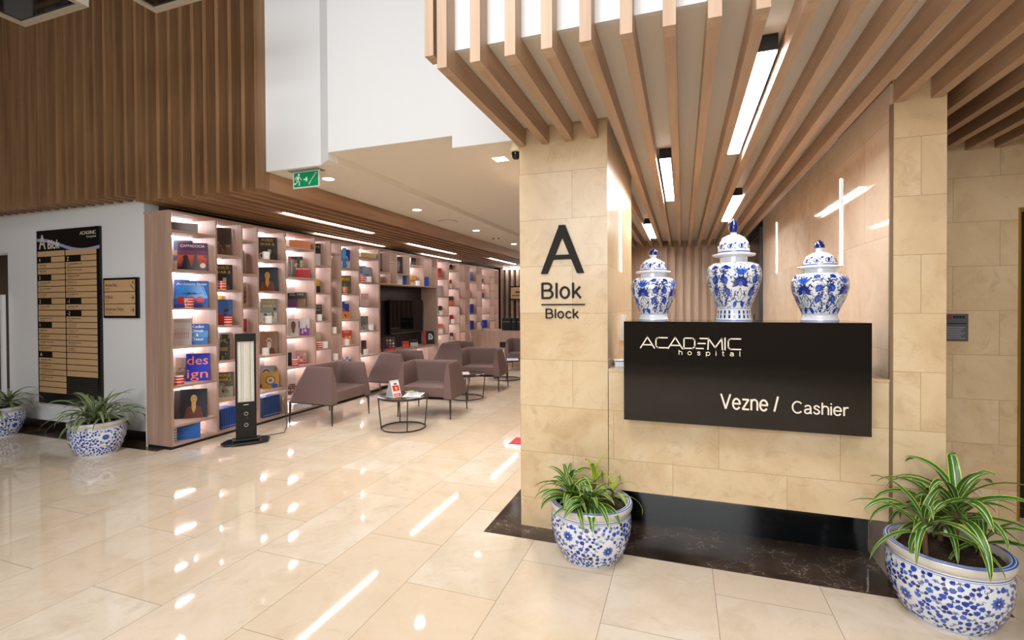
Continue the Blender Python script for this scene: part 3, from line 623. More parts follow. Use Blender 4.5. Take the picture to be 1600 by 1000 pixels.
# lidded jars
def jar(label, x, y, rz, h, r, kind):
    t = thing('lidded_jar', label, 'jar', (x, y, 1.3035), rz, 'blue and white porcelain ginger jars on the sign box')
    k = h; q = r
    if kind == 'tall': body = [(.66, 0), (.67, .012), (.635, .03), (.60, .10), (.60, .115), (.66, .17), (.78, .24), (.90, .32), (.98, .40), (1, .455), (.98, .50), (.90, .545), (.72, .57), (.50, .575), (.50, .59), (.50, .625)]
    else: body = [(.66, 0), (.67, .02), (.62, .05), (.62, .09), (.70, .16), (.85, .26), (.96, .36), (1, .44), (.99, .50), (.92, .555), (.74, .59), (.55, .60), (.55, .645)]
    zl = body[-1][1]
    if kind == 'tall': lid = [(.50, zl), (.74, zl+.012), (.80, zl+.022), (.78, zl+.03), (.59, zl+.04), (.58, zl+.065), (.57, zl+.10), (.52, zl+.15), (.42, zl+.19), (.25, zl+.22), (.12, zl+.228), (.12, zl+.245), (.17, zl+.27), (.18, zl+.30), (.14, zl+.335), (.06, zl+.365), (.002, zl+.385)]
    else: lid = [(.55, zl), (.76, zl+.012), (.80, zl+.022), (.77, zl+.032), (.60, zl+.045), (.60, zl+.07), (.57, zl+.11), (.48, zl+.155), (.32, zl+.195), (.14, zl+.212), (.12, zl+.225), (.18, zl+.26), (.19, zl+.29), (.14, zl+.325), (.05, zl+.35), (.002, zl+.36)]
    bp = [(a*q, z*k) for a, z in body]; lp = [(a*q, z*k) for a, z in lid]
    b = MB(); b.lathe(bp, M_PORC, 56); s_ = Surf(b, bp[:-3], q); e = .0003
    s_.ring(.008*k, .014*k, BL[1]); zb = .13*k if kind == 'tall' else .10*k
    s_.ring(zb-.004, zb-.0025, BL[0])
    if kind == 'tall':
        for j in range(22):
            a = 2*PI*q*j/22; s_.line([(a, .03*k), (a, .105*k)], .016, BL[3] if j % 2 else BL[0]); s_.disc(a, .068*k, .005, M_PORC, e=.0006)
    NP = 4 if kind != 'tall' else 4; P_ = 2*PI*q/NP; zt = .54*k
    rnd = random.Random(9); cc_ = 2*PI*q
    for _ in range(900):
        a = rnd.random()*cc_; z = rnd.uniform(zb+.004, zt+.015*k); da = abs((a % P_)-P_/2)
        if math.hypot(da, z-.35*k) < k*.085 or math.hypot(da, z-.22*k) < k*.05: continue
        ro = rnd.random()*2*PI; u = rnd.random()
        if u < .35: s_.leaf(a, z, .013, .008, ro, BL[rnd.randrange(4)], .0001)
        elif u < .5: s_.disc(a, z, .0028, M_VINE, 6, .0001)
        else: s_.line([(a, z), (a+.007*math.cos(ro), z+.007*math.sin(ro)), (a+.010*math.cos(ro+.8), z+.010*math.sin(ro+.8))], .0026, M_VINE, .0001)
    for pnl in range(NP):
        c = P_*(pnl+.5); zc = .36*k; sc = k*(.128 if kind == 'tall' else .150)
        # lotus: radiating petals over two crossing loops
        for j in range(15):
            an = -.35+j*(PI+.7)/14; L = sc*(.62 if j % 2 else .72); s_.leaf(c, zc, L, L*.26, an, BL[0] if j % 2 else BL[3], e)
        s_.disc(c, zc, sc*.16, BL[2], e=.0008)
        for j in range(5): s_.leaf(c, zc+sc*.62, sc*.75, sc*.2, PI/2+(j-2)*.42, BL[1 if j % 2 else 2], .0006)
        for sg in (-1, 1):
            lp_ = [(c, zc-sc*.1), (c+sg*sc*.42, zc-sc*.65), (c+sg*sc*.45, zc-sc*1.0), (c+sg*sc*.15, zc-sc*1.35), (c-sg*sc*.35, zc-sc*1.3)]
            s_.line(lp_, .0046, M_VINE, e)
            s_.line([(c, zc-sc*.3), (c+sg*sc*.18, zc-sc*.8), (c+sg*sc*.05, zc-sc*1.15)], .0034, M_VINE, e)
            # long scroll up and out with leaves
            st = [(c+sg*sc*.45, zc+sc*.5), (c+sg*sc*.9, zc+sc*.95), (c+sg*sc*1.35, zc+sc*.9), (c+sg*sc*1.55, zc+sc*.5), (c+sg*sc*1.35, zc+sc*.2)]
            s_.line(st, .0044, M_VINE, e)
            s_.leaf(c+sg*sc*1.0, zc+sc*.0, sc*.75, sc*.55, PI/2-sg*.5, BL[1], e); s_.leaf(c+sg*sc*1.0, zc+sc*.1, sc*.38, sc*.2, PI/2-sg*.5, BL[2], .0006)
            s_.leaf(c+sg*sc*.85, zc-sc*.95, sc*.85, sc*.42, PI/2-sg*.35, BL[0], e); s_.leaf(c+sg*sc*.9, zc-sc*.85, sc*.5, sc*.2, PI/2-sg*.35, BL[2], .0006)
            s_.leaf(c+sg*sc*.55, zc-sc*1.75, sc*.6, sc*.38, PI/2+sg*.6, BL[1], e); s_.leaf(c+sg*sc*.75, zc+sc*1.15, sc*.6, sc*.3, sg*.3 if sg > 0 else PI-.3, BL[0], e)
            # dendritic chain at the panel edge
            zz = zb+.012
            while zz < zt-.01:
                a0 = c+sg*(P_*.42+.006*math.sin(zz*90)); a1 = c+sg*(P_*.42+.006*math.sin((zz+.014)*90))
                s_.line([(a0, zz), (a1, zz+.014)], .004, M_VINE, e)
                s_.line([(a0, zz+.004), (a0-sg*.013, zz+.010)], .0028, M_VINE, e); s_.disc(a0-sg*.014, zz+.011, .0034, M_VINE, 6, e)
                s_.line([(a0, zz+.002), (a0+sg*.009, zz+.006)], .0025, M_VINE, e); s_.disc(a0-sg*.006, zz+.002, .0042, BL[rnd.randrange(2)], 6, e)
                zz += .0135
    b.build('body', t)
    b = MB(); b.lathe(lp, M_PORC, 56); iz = next(i for i, (a, z) in enumerate(lp) if i > 4)
    s_ = Surf(b, [p for p in lp if p[1] <= (zl+.21)*k and p[1] >= (zl+.04)*k], q*.6)
    s_.ring((zl+.047)*k, (zl+.056)*k, BL[0])
    for j in range(9):
        c = 2*PI*q*.6*j/9; z0 = (zl+.10)*k; r_ = .017
        s_.line([(c+r_*math.cos(u*.7), z0+r_*.9*math.sin(u*.7)*(1-u*.05)) for u in range(9)], .0034, M_VINE, e)
        s_.leaf(c-.004, z0-.008, .024, .014, 1.2, BL[0], .0006); s_.leaf(c+.016, z0+.012, .02, .01, .4, BL[1], .0006); s_.disc(c+.022, z0-.012, .004, M_VINE, 6, .0006)
    fp = [(a+.0007, z) for a, z in lp if z >= (zl+.235)*k]
    b.lathe(fp, BL[3], 24, cap=False)
    b.build('lid', t)
jar('shorter lidded blue and white jar at the left end of the dark sign box', -.163, 2.985, .35, .425, .127, 'short')
jar('tallest lidded blue and white jar in the middle of the dark sign box', .270, 2.985, .95, .567, .142, 'tall')
jar('shorter lidded blue and white jar at the right end of the dark sign box', .688, 2.985, 1.55, .43, .132, 'short')
# ------------------------------------------------------------------ wall directory, small sign
DIRM = wood('sign_tan_plate', 'c09a70', 'caa67c', 0, .4); M_SGB = col('12100f', .25, name='sign_black')
t = thing('wall_directory', 'tall black and tan A Blok floor directory on the white wall', 'sign', (-6.465, YW, 1.29)); o = V((-6.465, YW, 1.29))
rel(MB().box(-7.01, -5.92, YW-.025, YW-.0005, .303, 2.273, M_SGB), o).build('backing_panel', t)
FD = (V((0, YW-.0285, 0)), X, Z); b = MB(); rows = 24; zt, zb = 2.035, .42; rh = (zt-zb)/rows
FDb = (V((0, YW-.0255, 0)), X, Z)
heads = {0: {1: '4', 4: '3', 8: '2', 12: '1', 17: 'A'}, 1: {1: 'Z', 8: '-1', 10: '-2'}}
for cidx, (xa, xb) in enumerate(((-6.985, -6.50), (-6.485, -5.965))):
    n = 24 if cidx == 0 else 21
    for r in range(n):
        z1 = zt-r*rh; z0 = z1-rh+.008
        if r in heads[cidx]:
            xm = xa+(xb-xa)*.5; b.text(heads[cidx][r], FD, xa+.02, z0+.008, rh-.024, M_LET); x2 = xm
            b.rect(FD, x2, xb, z0, z1, DIRM)
        else:
            b.rect(FD, xa, xb, z0, z1, DIRM)
            if r > 0 and not (cidx == 0 and r >= 22) and not (cidx == 1 and r >= 17) and r not in ((10,) if cidx == 0 else ()):
                wd_ = random.Random(r*7+cidx); F2 = (V((0, YW-.0290, 0)), X, Z); g1 = col('4a3626', .6)
                for row_, (zz_, hh_, tot_) in enumerate(((z1-.028, .012, wd_.uniform(.10, .26)), (z1-.047, .007, wd_.uniform(.06, .15)))):
                    xx_ = xa+.03
                    while xx_ < xa+.03+tot_:
                        l_ = wd_.uniform(.006, .016); b.rect(F2, xx_, xx_+l_, zz_, zz_+hh_*wd_.choice((.7, 1)), g1); xx_ += l_+wd_.choice((.003, .003, .010))
for k in range(8): b.rect(FD, -6.485, -5.965, .425+k*.024, .445+k*.024, col('2a2624', .4))
rel(b, o).build('floor_plates', t)
b = MB(); wav = [(-7.0+i*.09, 2.12+.045*math.sin(i*.42+1.2)-.006*i) for i in range(13)]
m_w = col('9aa0d0', .3, name='sign_wave')
for (a, c), (d, e) in zip(wav[:-1], wav[1:]): b.poly([(a, c-.012), (d, e-.014), (d, e+.022), (a, c+.024)], FDb, m_w)
F3 = (V((0, YW-.0262, 0)), X, Z); b.text('A', F3, -6.96, 2.06, .175, col('c9c2b4', .3), .12, depth=.004); rel(b, o).build('header', t); b = MB(); b.text('Blok', F3, -6.80, 2.06, .105, M_LET, .21, depth=.002); rel(b, o).build('blok_lettering', t); b = MB()
academic(b, F3, -6.24, 2.195, .265, .032, M_LET, .006); b.text('hospital', F3, -6.125, 2.158, .022, M_LET, .15)
rel(b, o).build('logo', t)
t = thing('direction_sign', 'small black and tan direction sign with arrows beside the tall directory', 'sign', (-5.604, YW, 1.49)); o = V((-5.604, YW, 1.49))
rel(MB().box(-5.875, -5.335, YW-.022, YW-.0005, 1.281, 1.707, M_SGB), o).build('backing_panel', t)
b = MB(); FE = (V((0, YW-.0225, 0)), X, Z); FE2 = (V((0, YW-.0230, 0)), X, Z)
for i, (s1, s2, ar) in enumerate((('Asma Kat', 'Mezzanine', 's'), ('B Blok', 'B Block', 'a'), ('Emzirme Odası', 'Nursing Room', 'a'))):
    z1 = 1.685-i*.129; z0 = z1-.121; b.rect(FE, -5.855, -5.375, z0, z1, DIRM)
    b.text(s1, FE2, -5.838, z1-.068, .034, M_LETD, None, bold=.01); b.text(s2, FE2, -5.838, z1-.098, .014, M_LETD)
    cx, cz = -5.415, (z0+z1)/2
    if ar == 'a': b.stroke([(cx-.03, cz), (cx+.022, cz)], .007, FE2, M_LETD); b.stroke([(cx, cz+.022), (cx+.022, cz), (cx, cz-.022)], .007, FE2, M_LETD)
    else:
        b.stroke([(cx+.03, cz-.04), (cx+.012, cz-.04), (cx+.012, cz-.022), (cx-.008, cz-.022), (cx-.008, cz-.004), (cx-.028, cz-.004), (cx-.028, cz+.012)], .006, FE2, M_LETD)
        b.stroke([(cx+.028, cz+.012), (cx, cz+.04)], .006, FE2, M_LETD); b.stroke([(cx+.02, cz+.04), (cx, cz+.04), (cx, cz+.02)], .006, FE2, M_LETD)
rel(b, o).build('direction_plates', t)
t = thing('handrail_post', 'slim white post beside the doorway at the far left', 'post', (-7.60, 3.44, 0))
MB().box(-.018, .018, -.018, .018, 0, 1.55, M_WHITE).build('upright', t); MB().box(-.05, .05, -.04, .04, 0, .008, M_WHITE).build('foot_plate', t)
t = thing('notice_plate', 'small dark grey notice plate on the marble wall at the right', 'notice', (1.70, 4.0, 1.24))
MB().box(-.06, .065, -.008, -.0005, -.095, .085, col('55575c', .3)).build('plate', t)
b = MB(); FN = (V((0, -.0085, 0)), X, Z); b.disc(FN, -.035, .065, .012, .012, col('8a2030', .4)); [b.rect(FN, -.015+.016*q_, -.003+.016*q_, .056, .072, M_BLACK) for q_ in range(4)]
b.rect(FN, -.05, .055, .018, .024, M_BLACK)
for k in range(7): b.rect(FN, -.05, .05-(k % 3)*.012, -.005-k*.012, -.002-k*.012, col('a9a9a9', .5))
b.build('printing', t)
t = thing('brass_rail', 'short vertical brass bar at the edge of the right marble pillar', 'rail', (1.2, 3.0, 1.2)); t.location = (1.216, 3.3, 1.14)
MB().box(-.008, .012, -.012, .012, 0, .19, M_GOLD).build('bar', t)
# exit sign, dome camera
t = thing('exit_sign', 'green emergency exit sign with running figure, arrow and stairs', 'sign', (-3.092, 3.42, 2.58))
MB().box(-.16, .16, -.05, .05, -.006, 0, col('8d8478', .5)).build('ceiling_mount', t)
MB().box(-.142, .142, -.006, .006, -.152, -.006, col('c9d2cc', .2)).build('frame', t)
b = MB(); FG = (V((0, -.0068, 0)), X, Z); mg = col('0c8a55', .35, name='exit_green'); mw = col('eefaf2', .4, name='pictogram_white'); b.rect(FG, -.130, .130, -.140, -.014, mg)
FG2 = (V((0, -.0074, 0)), X, Z); x0 = -.085; y0 = -.078
b.disc(FG2, x0+.008, y0+.046, .010, .010, mw)
b.stroke([(x0+.004, y0+.03), (x0-.008, y0-.002)], .02, FG2, mw); b.stroke([(x0+.004, y0+.03), (x0+.024, y0+.016), (x0+.032, y0+.0)], .007, FG2, mw)
b.stroke([(x0+.0, y0+.032), (x0-.022, y0+.026), (x0-.03, y0+.010)], .007, FG2, mw); b.stroke([(x0-.008, y0-.002), (x0+.014, y0-.018), (x0+.012, y0-.045)], .010, FG2, mw)
b.stroke([(x0-.008, y0-.002), (x0-.014, y0-.026), (x0-.038, y0-.034)], .010, FG2, mw)
b.stroke([(-.022, -.078), (.018, -.078)], .009, FG2, mw); b.stroke([(.004, -.062), (.020, -.078), (.004, -.094)], .009, FG2, mw)
st = [(.035, -.122)]
for k in range(6): st += [(st[-1][0], st[-1][1]+.015), (st[-1][0]+.013, st[-1][1]+.015)]
b.stroke(st, .007, FG2, mw); b.build('pictogram', t)
t = thing('dome_camera', 'cream dome security camera under the ceiling beside the marble pillar', 'camera', (-1.125, 3.31, 2.552))
MB().lathe([(.030, -.062), (.040, -.058), (.044, -.02), (.044, 0)], col('d9cba8', .5), 28).build('housing', t)
b = MB(); b.lathe([(.001, -.112), (.018, -.108), (.028, -.095), (.032, -.075), (.032, -.0625)], col('1b1a1a', .08), 24); b.build('dome', t)
# ------------------------------------------------------------------ bookcase
BX0, BX1 = -5.06, -4.695
DY = [3.359, 3.861, 4.181, 4.399, 4.820, 5.336, 5.650, 5.869, 6.285, 6.812, 7.123, 7.339, 7.754, 8.281, 8.587, 8.814, 9.315, 9.849, 10.171, 10.398, 10.813, 11.123, 11.652, 11.996, 12.30]
EVEN = [2.155, 1.77, 1.385, 1.0, .615, .23, .05]; ODD = [1.96, 1.58, 1.19, .805, .38, .05]
ROWS = {c: (EVEN if c % 2 == 0 else ODD) for c in range(24)}
for c, par in ((9, 1), (10, 0), (11, 1), (12, 0), (13, 9), (14, 0)): ROWS[c] = ([1.96] if par == 1 else ([2.148] if par == 0 else []))
ROWS[15] = ODD; ROWS[16] = EVEN; ROWS[17] = ODD; ROWS[18] = EVEN; ROWS[19] = ODD; ROWS[20] = EVEN; ROWS[21] = ODD; ROWS[22] = EVEN; ROWS[23] = ODD
TH = .02; TOPZ = 2.34
E_STRIP = emit('f3f4ff', 88, 'shelf_led')
def bookcase(label, c0, c1, niche=False):
    y0, y1 = DY[c0], DY[c1+1]
    t = thing('bookcase', label, 'bookcase', (BX1, (y0+y1)/2, 0), 0, 'sections of the lit wall bookcase'); off = V((BX1, (y0+y1)/2, 0))
    def part(b, n): return rel(b, off).build(n, t)
    g = .0005
    part(MB().box(BX0, BX1, y0+g, y1-g, TOPZ-.02, TOPZ, M_SHELFY), 'top_board')
    lo = 1.75 if niche else 0
    part(MB().box(BX0, BX0+.015, y0+g, y1-g, lo, TOPZ-.02, M_SHELFLIT), 'back_panel')
    if not niche: part(MB().box(BX0+.03, BX1-.015, y0+g, y1-g, 0, .03, col('16110f', .5)), 'plinth')
    for c in range(c0, c1+2):
        a, b_ = DY[c]-TH/2, DY[c]+TH/2
        if c == c0: a, b_ = DY[c]+g, DY[c]+TH
        if c == c1+1: a, b_ = DY[c]-TH, DY[c]-g
        if c == 0: a, b_ = DY[c], DY[c]+.022
        part(MB().box(BX0+.015, BX1, a, b_, (lo if niche else .03), TOPZ-.02, M_SHELF), 'end_panel' if c in (c0, c1+1) else 'divider')
    for c in range(c0, c1+1):
        rows = ROWS[c]; ya, yb = DY[c]+TH/2+(.011 if c == c0 else 0), DY[c+1]-TH/2-(.011 if c == c1 else 0)
        tops = [TOPZ-.02]+[r-TH for r in rows]
        for r in rows: part(MB().box(BX0+.015, BX1-.001, ya, yb, r-TH, r, M_SHELFY), 'shelf')
        if not niche or True:
            b = MB()
            for zt_ in tops:
                if zt_ > .1: b.box(BX0+.02, BX0+.034, ya+.005, yb-.005, zt_-.008, zt_-.0005, E_STRIP)
            s_ = part(b, 'led_strips')
    if niche:
        part(MB().box(BX0+.015, BX1+.001, y0+TH, y1-TH, 1.75, 1.77, M_SHELFY), 'niche_top')
        part(MB().box(BX0-.02, BX0, y0+.01, y1-.01, .05, 1.74, col('211c1d', .35)), 'niche_back')
        part(MB().box(BX0, BX1, y0+g, y0+TH, .0, 1.75, M_SHELF), 'end_panel'); part(MB().box(BX0, BX1, y1-TH, y1-g, 0, 1.75, M_SHELF), 'end_panel')
        part(MB().box(BX0, BX1-.001, y0+TH, y1-TH, .585, .615, M_SHELFY), 'bench_top'); part(MB().box(BX0, BX1-.001, y0+TH, y1-TH, .05, .07, M_SHELFY), 'bench_floor')
        for yy in (7.4, 8.0, 8.45): part(MB().box(BX0, BX1-.002, yy-.01, yy+.01, .07, .585, M_SHELF), 'divider')
        part(MB().box(BX0, BX0+.012, y0+TH, y1-TH, .07, .585, M_SHELFLIT), 'back_panel')
        b = MB().box(BX0+.014, BX0+.03, y0+.05, y1-.05, .575, .584, E_STRIP); part(b, 'led_strips')
    return t
bookcase('pale oak bookcase section with lit cells, left of the television', 0, 8)
bookcase('pale oak bookcase section framing the television niche', 9, 14, True)
bookcase('pale oak bookcase section with lit cells, right of the television', 15, 23)
t = thing('television', 'black flat screen television in the dark bookcase niche', 'television', (-4.99, 8.11, 1.19))
MB().box(-.03, .02, -.575, .575, -.315, .315, M_BLACK).build('casing', t); MB().box(.0201, .022, -.56, .56, -.30, .305, col('05060a', .04)).build('screen', t)
MB().box(.0201, .024, -.56, .56, -.312, -.304, col('8d8f92', .3, .8)).build('trim_strip', t)
MB().box(-.07, -.03, -.2, .2, -.2, .2, M_BLACK).build('wall_bracket', t)
# ------------------------------------------------------------------ books
ORD = ['first', 'second', 'third', 'fourth', 'fifth', 'sixth', 'seventh', 'eighth', 'ninth', 'tenth', 'eleventh', 'twelfth', 'thirteenth', 'fourteenth', 'fifteenth', 'sixteenth', 'seventeenth', 'eighteenth', 'nineteenth', 'twentieth', 'twenty first', 'twenty second', 'twenty third', 'twenty fourth']
M_PAGE = col('e9e2d2', .8, name='paper')
def where(c, r): return '%s shelf, %s bookcase column' % (['top', 'second', 'third', 'fourth', 'fifth', 'sixth', 'lowest'][r], ORD[c])
def deep(h_, k=.74):
    return tuple(v*k for v in rgb(h_))
def art(b, F, w, h, kind, cols, rnd, title=None, tcol='ffffff', ts=.16):
    """cover drawing on frame F with size w x h; cols: list of hex"""
    o, u, v = F; nn = u.cross(v)
    G = lambda k: (o+nn*(.0003*k), u, v)
    c = [col(deep(x), .6) for x in cols]
    if kind == 'split':
        b.rect(G(1), .02*w, .98*w, .02*h, h*.55, c[1 % len(c)])
    if kind == 'scene':
        b.rect(G(1), 0, w, 0, h*.42, c[1 % len(c)])
        for k in range(9):
            b.disc(G(2), rnd.uniform(.12, .88)*w, rnd.uniform(.15, .6)*h, rnd.uniform(.04, .12)*w, rnd.uniform(.04, .12)*h, c[rnd.randrange(len(c))], 9, rnd.random())
    if kind == 'collage':
        for i in range(5):
            for j in range(6): b.rect(G(1), w*(i+.05)/5, w*(i+.98)/5, h*(j+.05)/6, h*(j+.98)/6, c[rnd.randrange(len(c))])
        for k in range(8): b.disc(G(2), rnd.uniform(.12, .88)*w, rnd.uniform(.15, .85)*h, .07*w, .05*h, c[rnd.randrange(len(c))], 8, rnd.random())
    if kind == 'peaks':
        for k in range(5): b.rect(G(1), 0, w, h*(.12+.15*k), h*(.27+.15*k), c[min(len(c)-1, k+1)])
        dk = col('140d12', .4)
        b.rect(G(2), 0, w, 0, h*.16, dk); b.poly([(.12*w, .1*h), (.2*w, .42*h), (.17*w, .5*h), (.25*w, .57*h), (.35*w, .54*h), (.36*w, .46*h), (.48*w, .1*h)], G(3), dk)
        b.poly([(.48*w, .1*h), (.58*w, .62*h), (.56*w, .64*h), (.6*w, .7*h), (.66*w, .66*h), (.64*w, .6*h), (.76*w, .1*h)], G(3), dk)
        b.disc(G(3), .86*w, .2*h, .1*w, .09*h, col('e9c7b0', .5)); b.disc(G(3), .94*w, .52*h, .05*w, .05*h, dk)
    if kind == 'dome':
        b.poly([(0, h*.35), (w*.15, h*.8), (w*.5, h*.95), (w*.85, h*.8), (w, h*.35)], G(1), col('2f8fe0', .3))
        for s_ in (-1, 1):
            b.stroke([(w*(.5+s_*.25), h*.95), (w*(.5+s_*.42), h*.45)], .012*w, G(2), col('1c2a5e', .4)); b.stroke([(w*(.5+s_*.08), h*.5), (w*(.5+s_*.3), h*.55)], .02*w, G(2), col('123a6e', .4))
        for k in range(3): b.disc(G(3), w*(.2+.28*k), h*.3, w*.13, h*.13, col('c0261c', .4), 14)
        b.rect(G(2), 0, w, 0, h*.13, col('2a2f8e', .4)); b.poly([(w*.3, h*.5), (w*.4, h*.58), (w*.5, h*.55), (w*.6, h*.58), (w*.7, h*.5)], G(3), col('0e2a5a', .4))
    if kind in ('face', 'portrait', 'officer', 'beard'):
        sk = c[1 % len(c)]; hr = c[2 % len(c)]; cl = c[3 % len(c)]
        big = 1.0 if kind != 'face' else 1.45
        cx = w*(.52 if kind != 'officer' else .62); cy = h*(.66 if kind == 'portrait' else .52)
        if kind == 'officer': cy = h*.42; big = .75
        if kind == 'face': cy = h*.55
        b.poly([(cx-w*.36*big, 0), (cx-w*.26*big, cy-h*.28*big), (cx, cy-h*.2*big), (cx+w*.26*big, cy-h*.28*big), (cx+w*.36*big, 0)] if kind != 'officer' else [(cx-w*.3, 0), (cx-w*.2, h*.2), (cx+w*.2, h*.2), (cx+w*.34, 0)], G(2), cl)
        b.poly([(cx-w*.08*big, cy-h*.34*big), (cx-w*.08*big, cy), (cx+w*.08*big, cy), (cx+w*.08*big, cy-h*.34*big), (cx, cy-h*.5*big)] if kind == 'portrait' else [(cx-w*.07*big, max(0, cy-h*.25*big)), (cx-w*.07*big, cy), (cx+w*.07*big, cy), (cx+w*.07*big, max(0, cy-h*.25*big))], G(3), sk)
        b.disc(G(3.5), cx, cy+h*.045*big, w*.145*big, h*.155*big, hr, 18); b.disc(G(4), cx, cy, w*.125*big, h*.15*big, sk, 18)
        if kind == 'officer': b.rect(G(5), cx-w*.15, cx+w*.15, cy+h*.07, cy+h*.15, hr)
        if kind == 'beard': b.disc(G(4.4), cx, cy-h*.13, w*.12, h*.16, c[2], 14)
        dk = col('2a1c18', .5)
        for s_ in (-1, 1): b.disc(G(5), cx+s_*w*.05*big, cy+h*.03*big, w*.024*big, h*.010*big, dk, 8); b.rect(G(5), cx+s_*w*.05*big-w*.03*big, cx+s_*w*.05*big+w*.03*big, cy+h*.052*big, cy+h*.060*big, dk)
        b.disc(G(5), cx, cy-h*.07*big, w*.034*big, h*.011*big, col('8a3a30', .5), 8)
    if kind == 'medallion':
        b.disc(G(1), w*.5, h*.5, w*.3, h*.28, c[1], 20); b.disc(G(2), w*.5, h*.5, w*.22, h*.2, c[2 % len(c)], 8); b.disc(G(3), w*.5, h*.5, w*.12, h*.11, c[1], 8); b.disc(G(2), w*.75, h*.16, w*.2, h*.14, c[3 % len(c)], 14)
    if kind == 'lines':
        for k in range(9): b.rect(G(1), .15*w, w*(.85-.08*(k % 3)), h*(.15+.075*k), h*(.17+.075*k), c[1 % len(c)])
    if kind == 'figures':
        for k in range(8):
            x_ = w*(.1+.105*k); b.stroke([(x_, h*.25), (x_+.02*w, h*.55)], .022*w, G(1), c[1]); b.disc(G(2), x_+.02*w, h*.6, .022*w, .02*h, c[2 % len(c)], 8)
        b.stroke([(.05*w, h*.42), (.95*w, h*.46)], .02*w, G(2), c[1])
    if kind == 'bands':
        n = len(c)
        for k in range(n): b.rect(G(1), 0, w, h*k/n, h*(k+1)/n, c[k])
    if kind == 'stripes':
        for k in range(6): b.rect(G(1), w*(.06+.16*k), w*(.13+.16*k), .04*h, .96*h, c[1])
    if kind == 'play':
        b.poly([(.2*w, .35*h), (.28*w, .8*h), (.62*w, .78*h), (.85*w, .55*h), (.75*w, .35*h)], G(1), c[1]); b.poly([(.38*w, .42*h), (.4*w, .72*h), (.7*w, .56*h)], G(2), c[0]); b.disc(G(3), .48*w, .57*h, .06*w, .05*h, c[1])
    if kind == 'grid':
        for i in range(3):
            for j in range(3): b.disc(G(1), w*(.2+.3*i), h*(.28+.22*j), .10*w, .08*h, c[(i+j) % len(c)], 8)
        b.rect(G(1), .0, w, 0, h*.14, col('c0222c', .4))
    if title:
        lines = title.split('\n'); tc = col(tcol, .4)
        y_ = h*(1-.06)-ts*h
        for ln in lines:
            W = min(.9*w, len(ln)*ts*h*.72); b.text(ln, G(7), w/2, y_, ts*h, tc, wfit=W, align='C'); y_ -= ts*h*1.45
def book(label, pos, rz, w, h, t_, cols, kind='plain', title=None, tcol='ffffff', ts=.14, lean=.12, group=None, spine=None, pages=True, ty=None, name='book', cat='book'):
    """standing book, cover facing local -Y, base centre at pos; leans back"""
    root = thing(name, label, cat, pos, rz, group, rx=-lean)
    rnd = random.Random(round(w*1e3)*7+round(h*1e3)*13+len(kind)*101)
    cm = col(deep(cols[0]), .6, name='book_cover'); sm = col(deep(spine or cols[0]), .6)
    b = MB(); b.box(-w/2, w/2, 0, .0025, 0, h, cm); b.box(-w/2, w/2, t_-.0025, t_, 0, h, cm); b.box(-w/2, -w/2+.003, .0025, t_-.0025, 0, h, sm)
    F = (V((-w/2, -.0004, 0)), X, Z)
    art(b, F, w, h, kind, cols, rnd, title, tcol, ts); b.build('cover', root)
    if pages: MB().box(-w/2+.003, w/2-.004, .0028, t_-.0028, .003, h-.003, M_PAGE).build('pages', root)
    else: pass
    return root
GB = 'display books in the wall bookcase'
def cell(c, r):
    zs = ROWS[c][r]; return zs, DY[c]+.012, DY[c+1]-.012
def bk(c, r, xl, xr, yt, desc, cols, kind='plain', title=None, tcol='ffffff', ts=.14, yaw=40, dep=-4.86, t_=.028, lean=.10, spine=None):
    """book seen between photo columns xl..xr, top at yt, standing in cell (c, r)"""
    zs, ya, yb = cell(c, r); a = math.radians(yaw); n = V((math.sin(a), -math.cos(a), 0))
    cc = at((xl+xr)/2, yt+5, 0, dep); L = at_plane(xl, (yt+440)/2, cc, n); R_ = at_plane(xr, (yt+440)/2, cc, n)
    w = (R_-L).length; top = at_plane((xl+xr)/2, yt, cc, n).z; h = max(.05, (top-zs)/math.cos(lean))
    up = ROWS[c][r-1]-TH if r > 0 else TOPZ-.02
    h = min(h, (up-zs)-.02); m = (L+R_)/2
    # keep the book inside its cell
    u = V((math.cos(a), math.sin(a), 0)); bt = V((-math.sin(a), math.cos(a), 0)); bd = t_+h*math.sin(lean)
    w = min(w, (yb-ya-bt.y*bd-.006)/max(.05, u.y))
    xs = [q.x for q in (m-u*w/2, m+u*w/2, m-u*w/2+bt*bd, m+u*w/2+bt*bd)]; ys = [q.y for q in (m-u*w/2, m+u*w/2, m-u*w/2+bt*bd, m+u*w/2+bt*bd)]
    if max(xs) > BX1-.004: m.x -= max(xs)-BX1+.004
    if min(xs) < BX0+.037: m.x += BX0+.037-min(xs)
    if max(ys) > yb-.002: m.y -= max(ys)-yb+.002
    ys = [q.y for q in (m-u*w/2, m+u*w/2, m-u*w/2+bt*bd, m+u*w/2+bt*bd)]
    if min(ys) < ya+.002: m.y += ya+.002-min(ys)
    return book('%s, %s' % (desc, where(c, r)), (m.x, m.y, zs+.0006), a, w, h, t_, cols, kind, title, tcol, ts, lean, GB, spine)
M_MUG = col('ece9e4', .2, coat=.4, name='white_mug_glaze'); M_MUGR = col('c9341f', .25, coat=.4, name='red_mug_glaze')
MUGS = {}
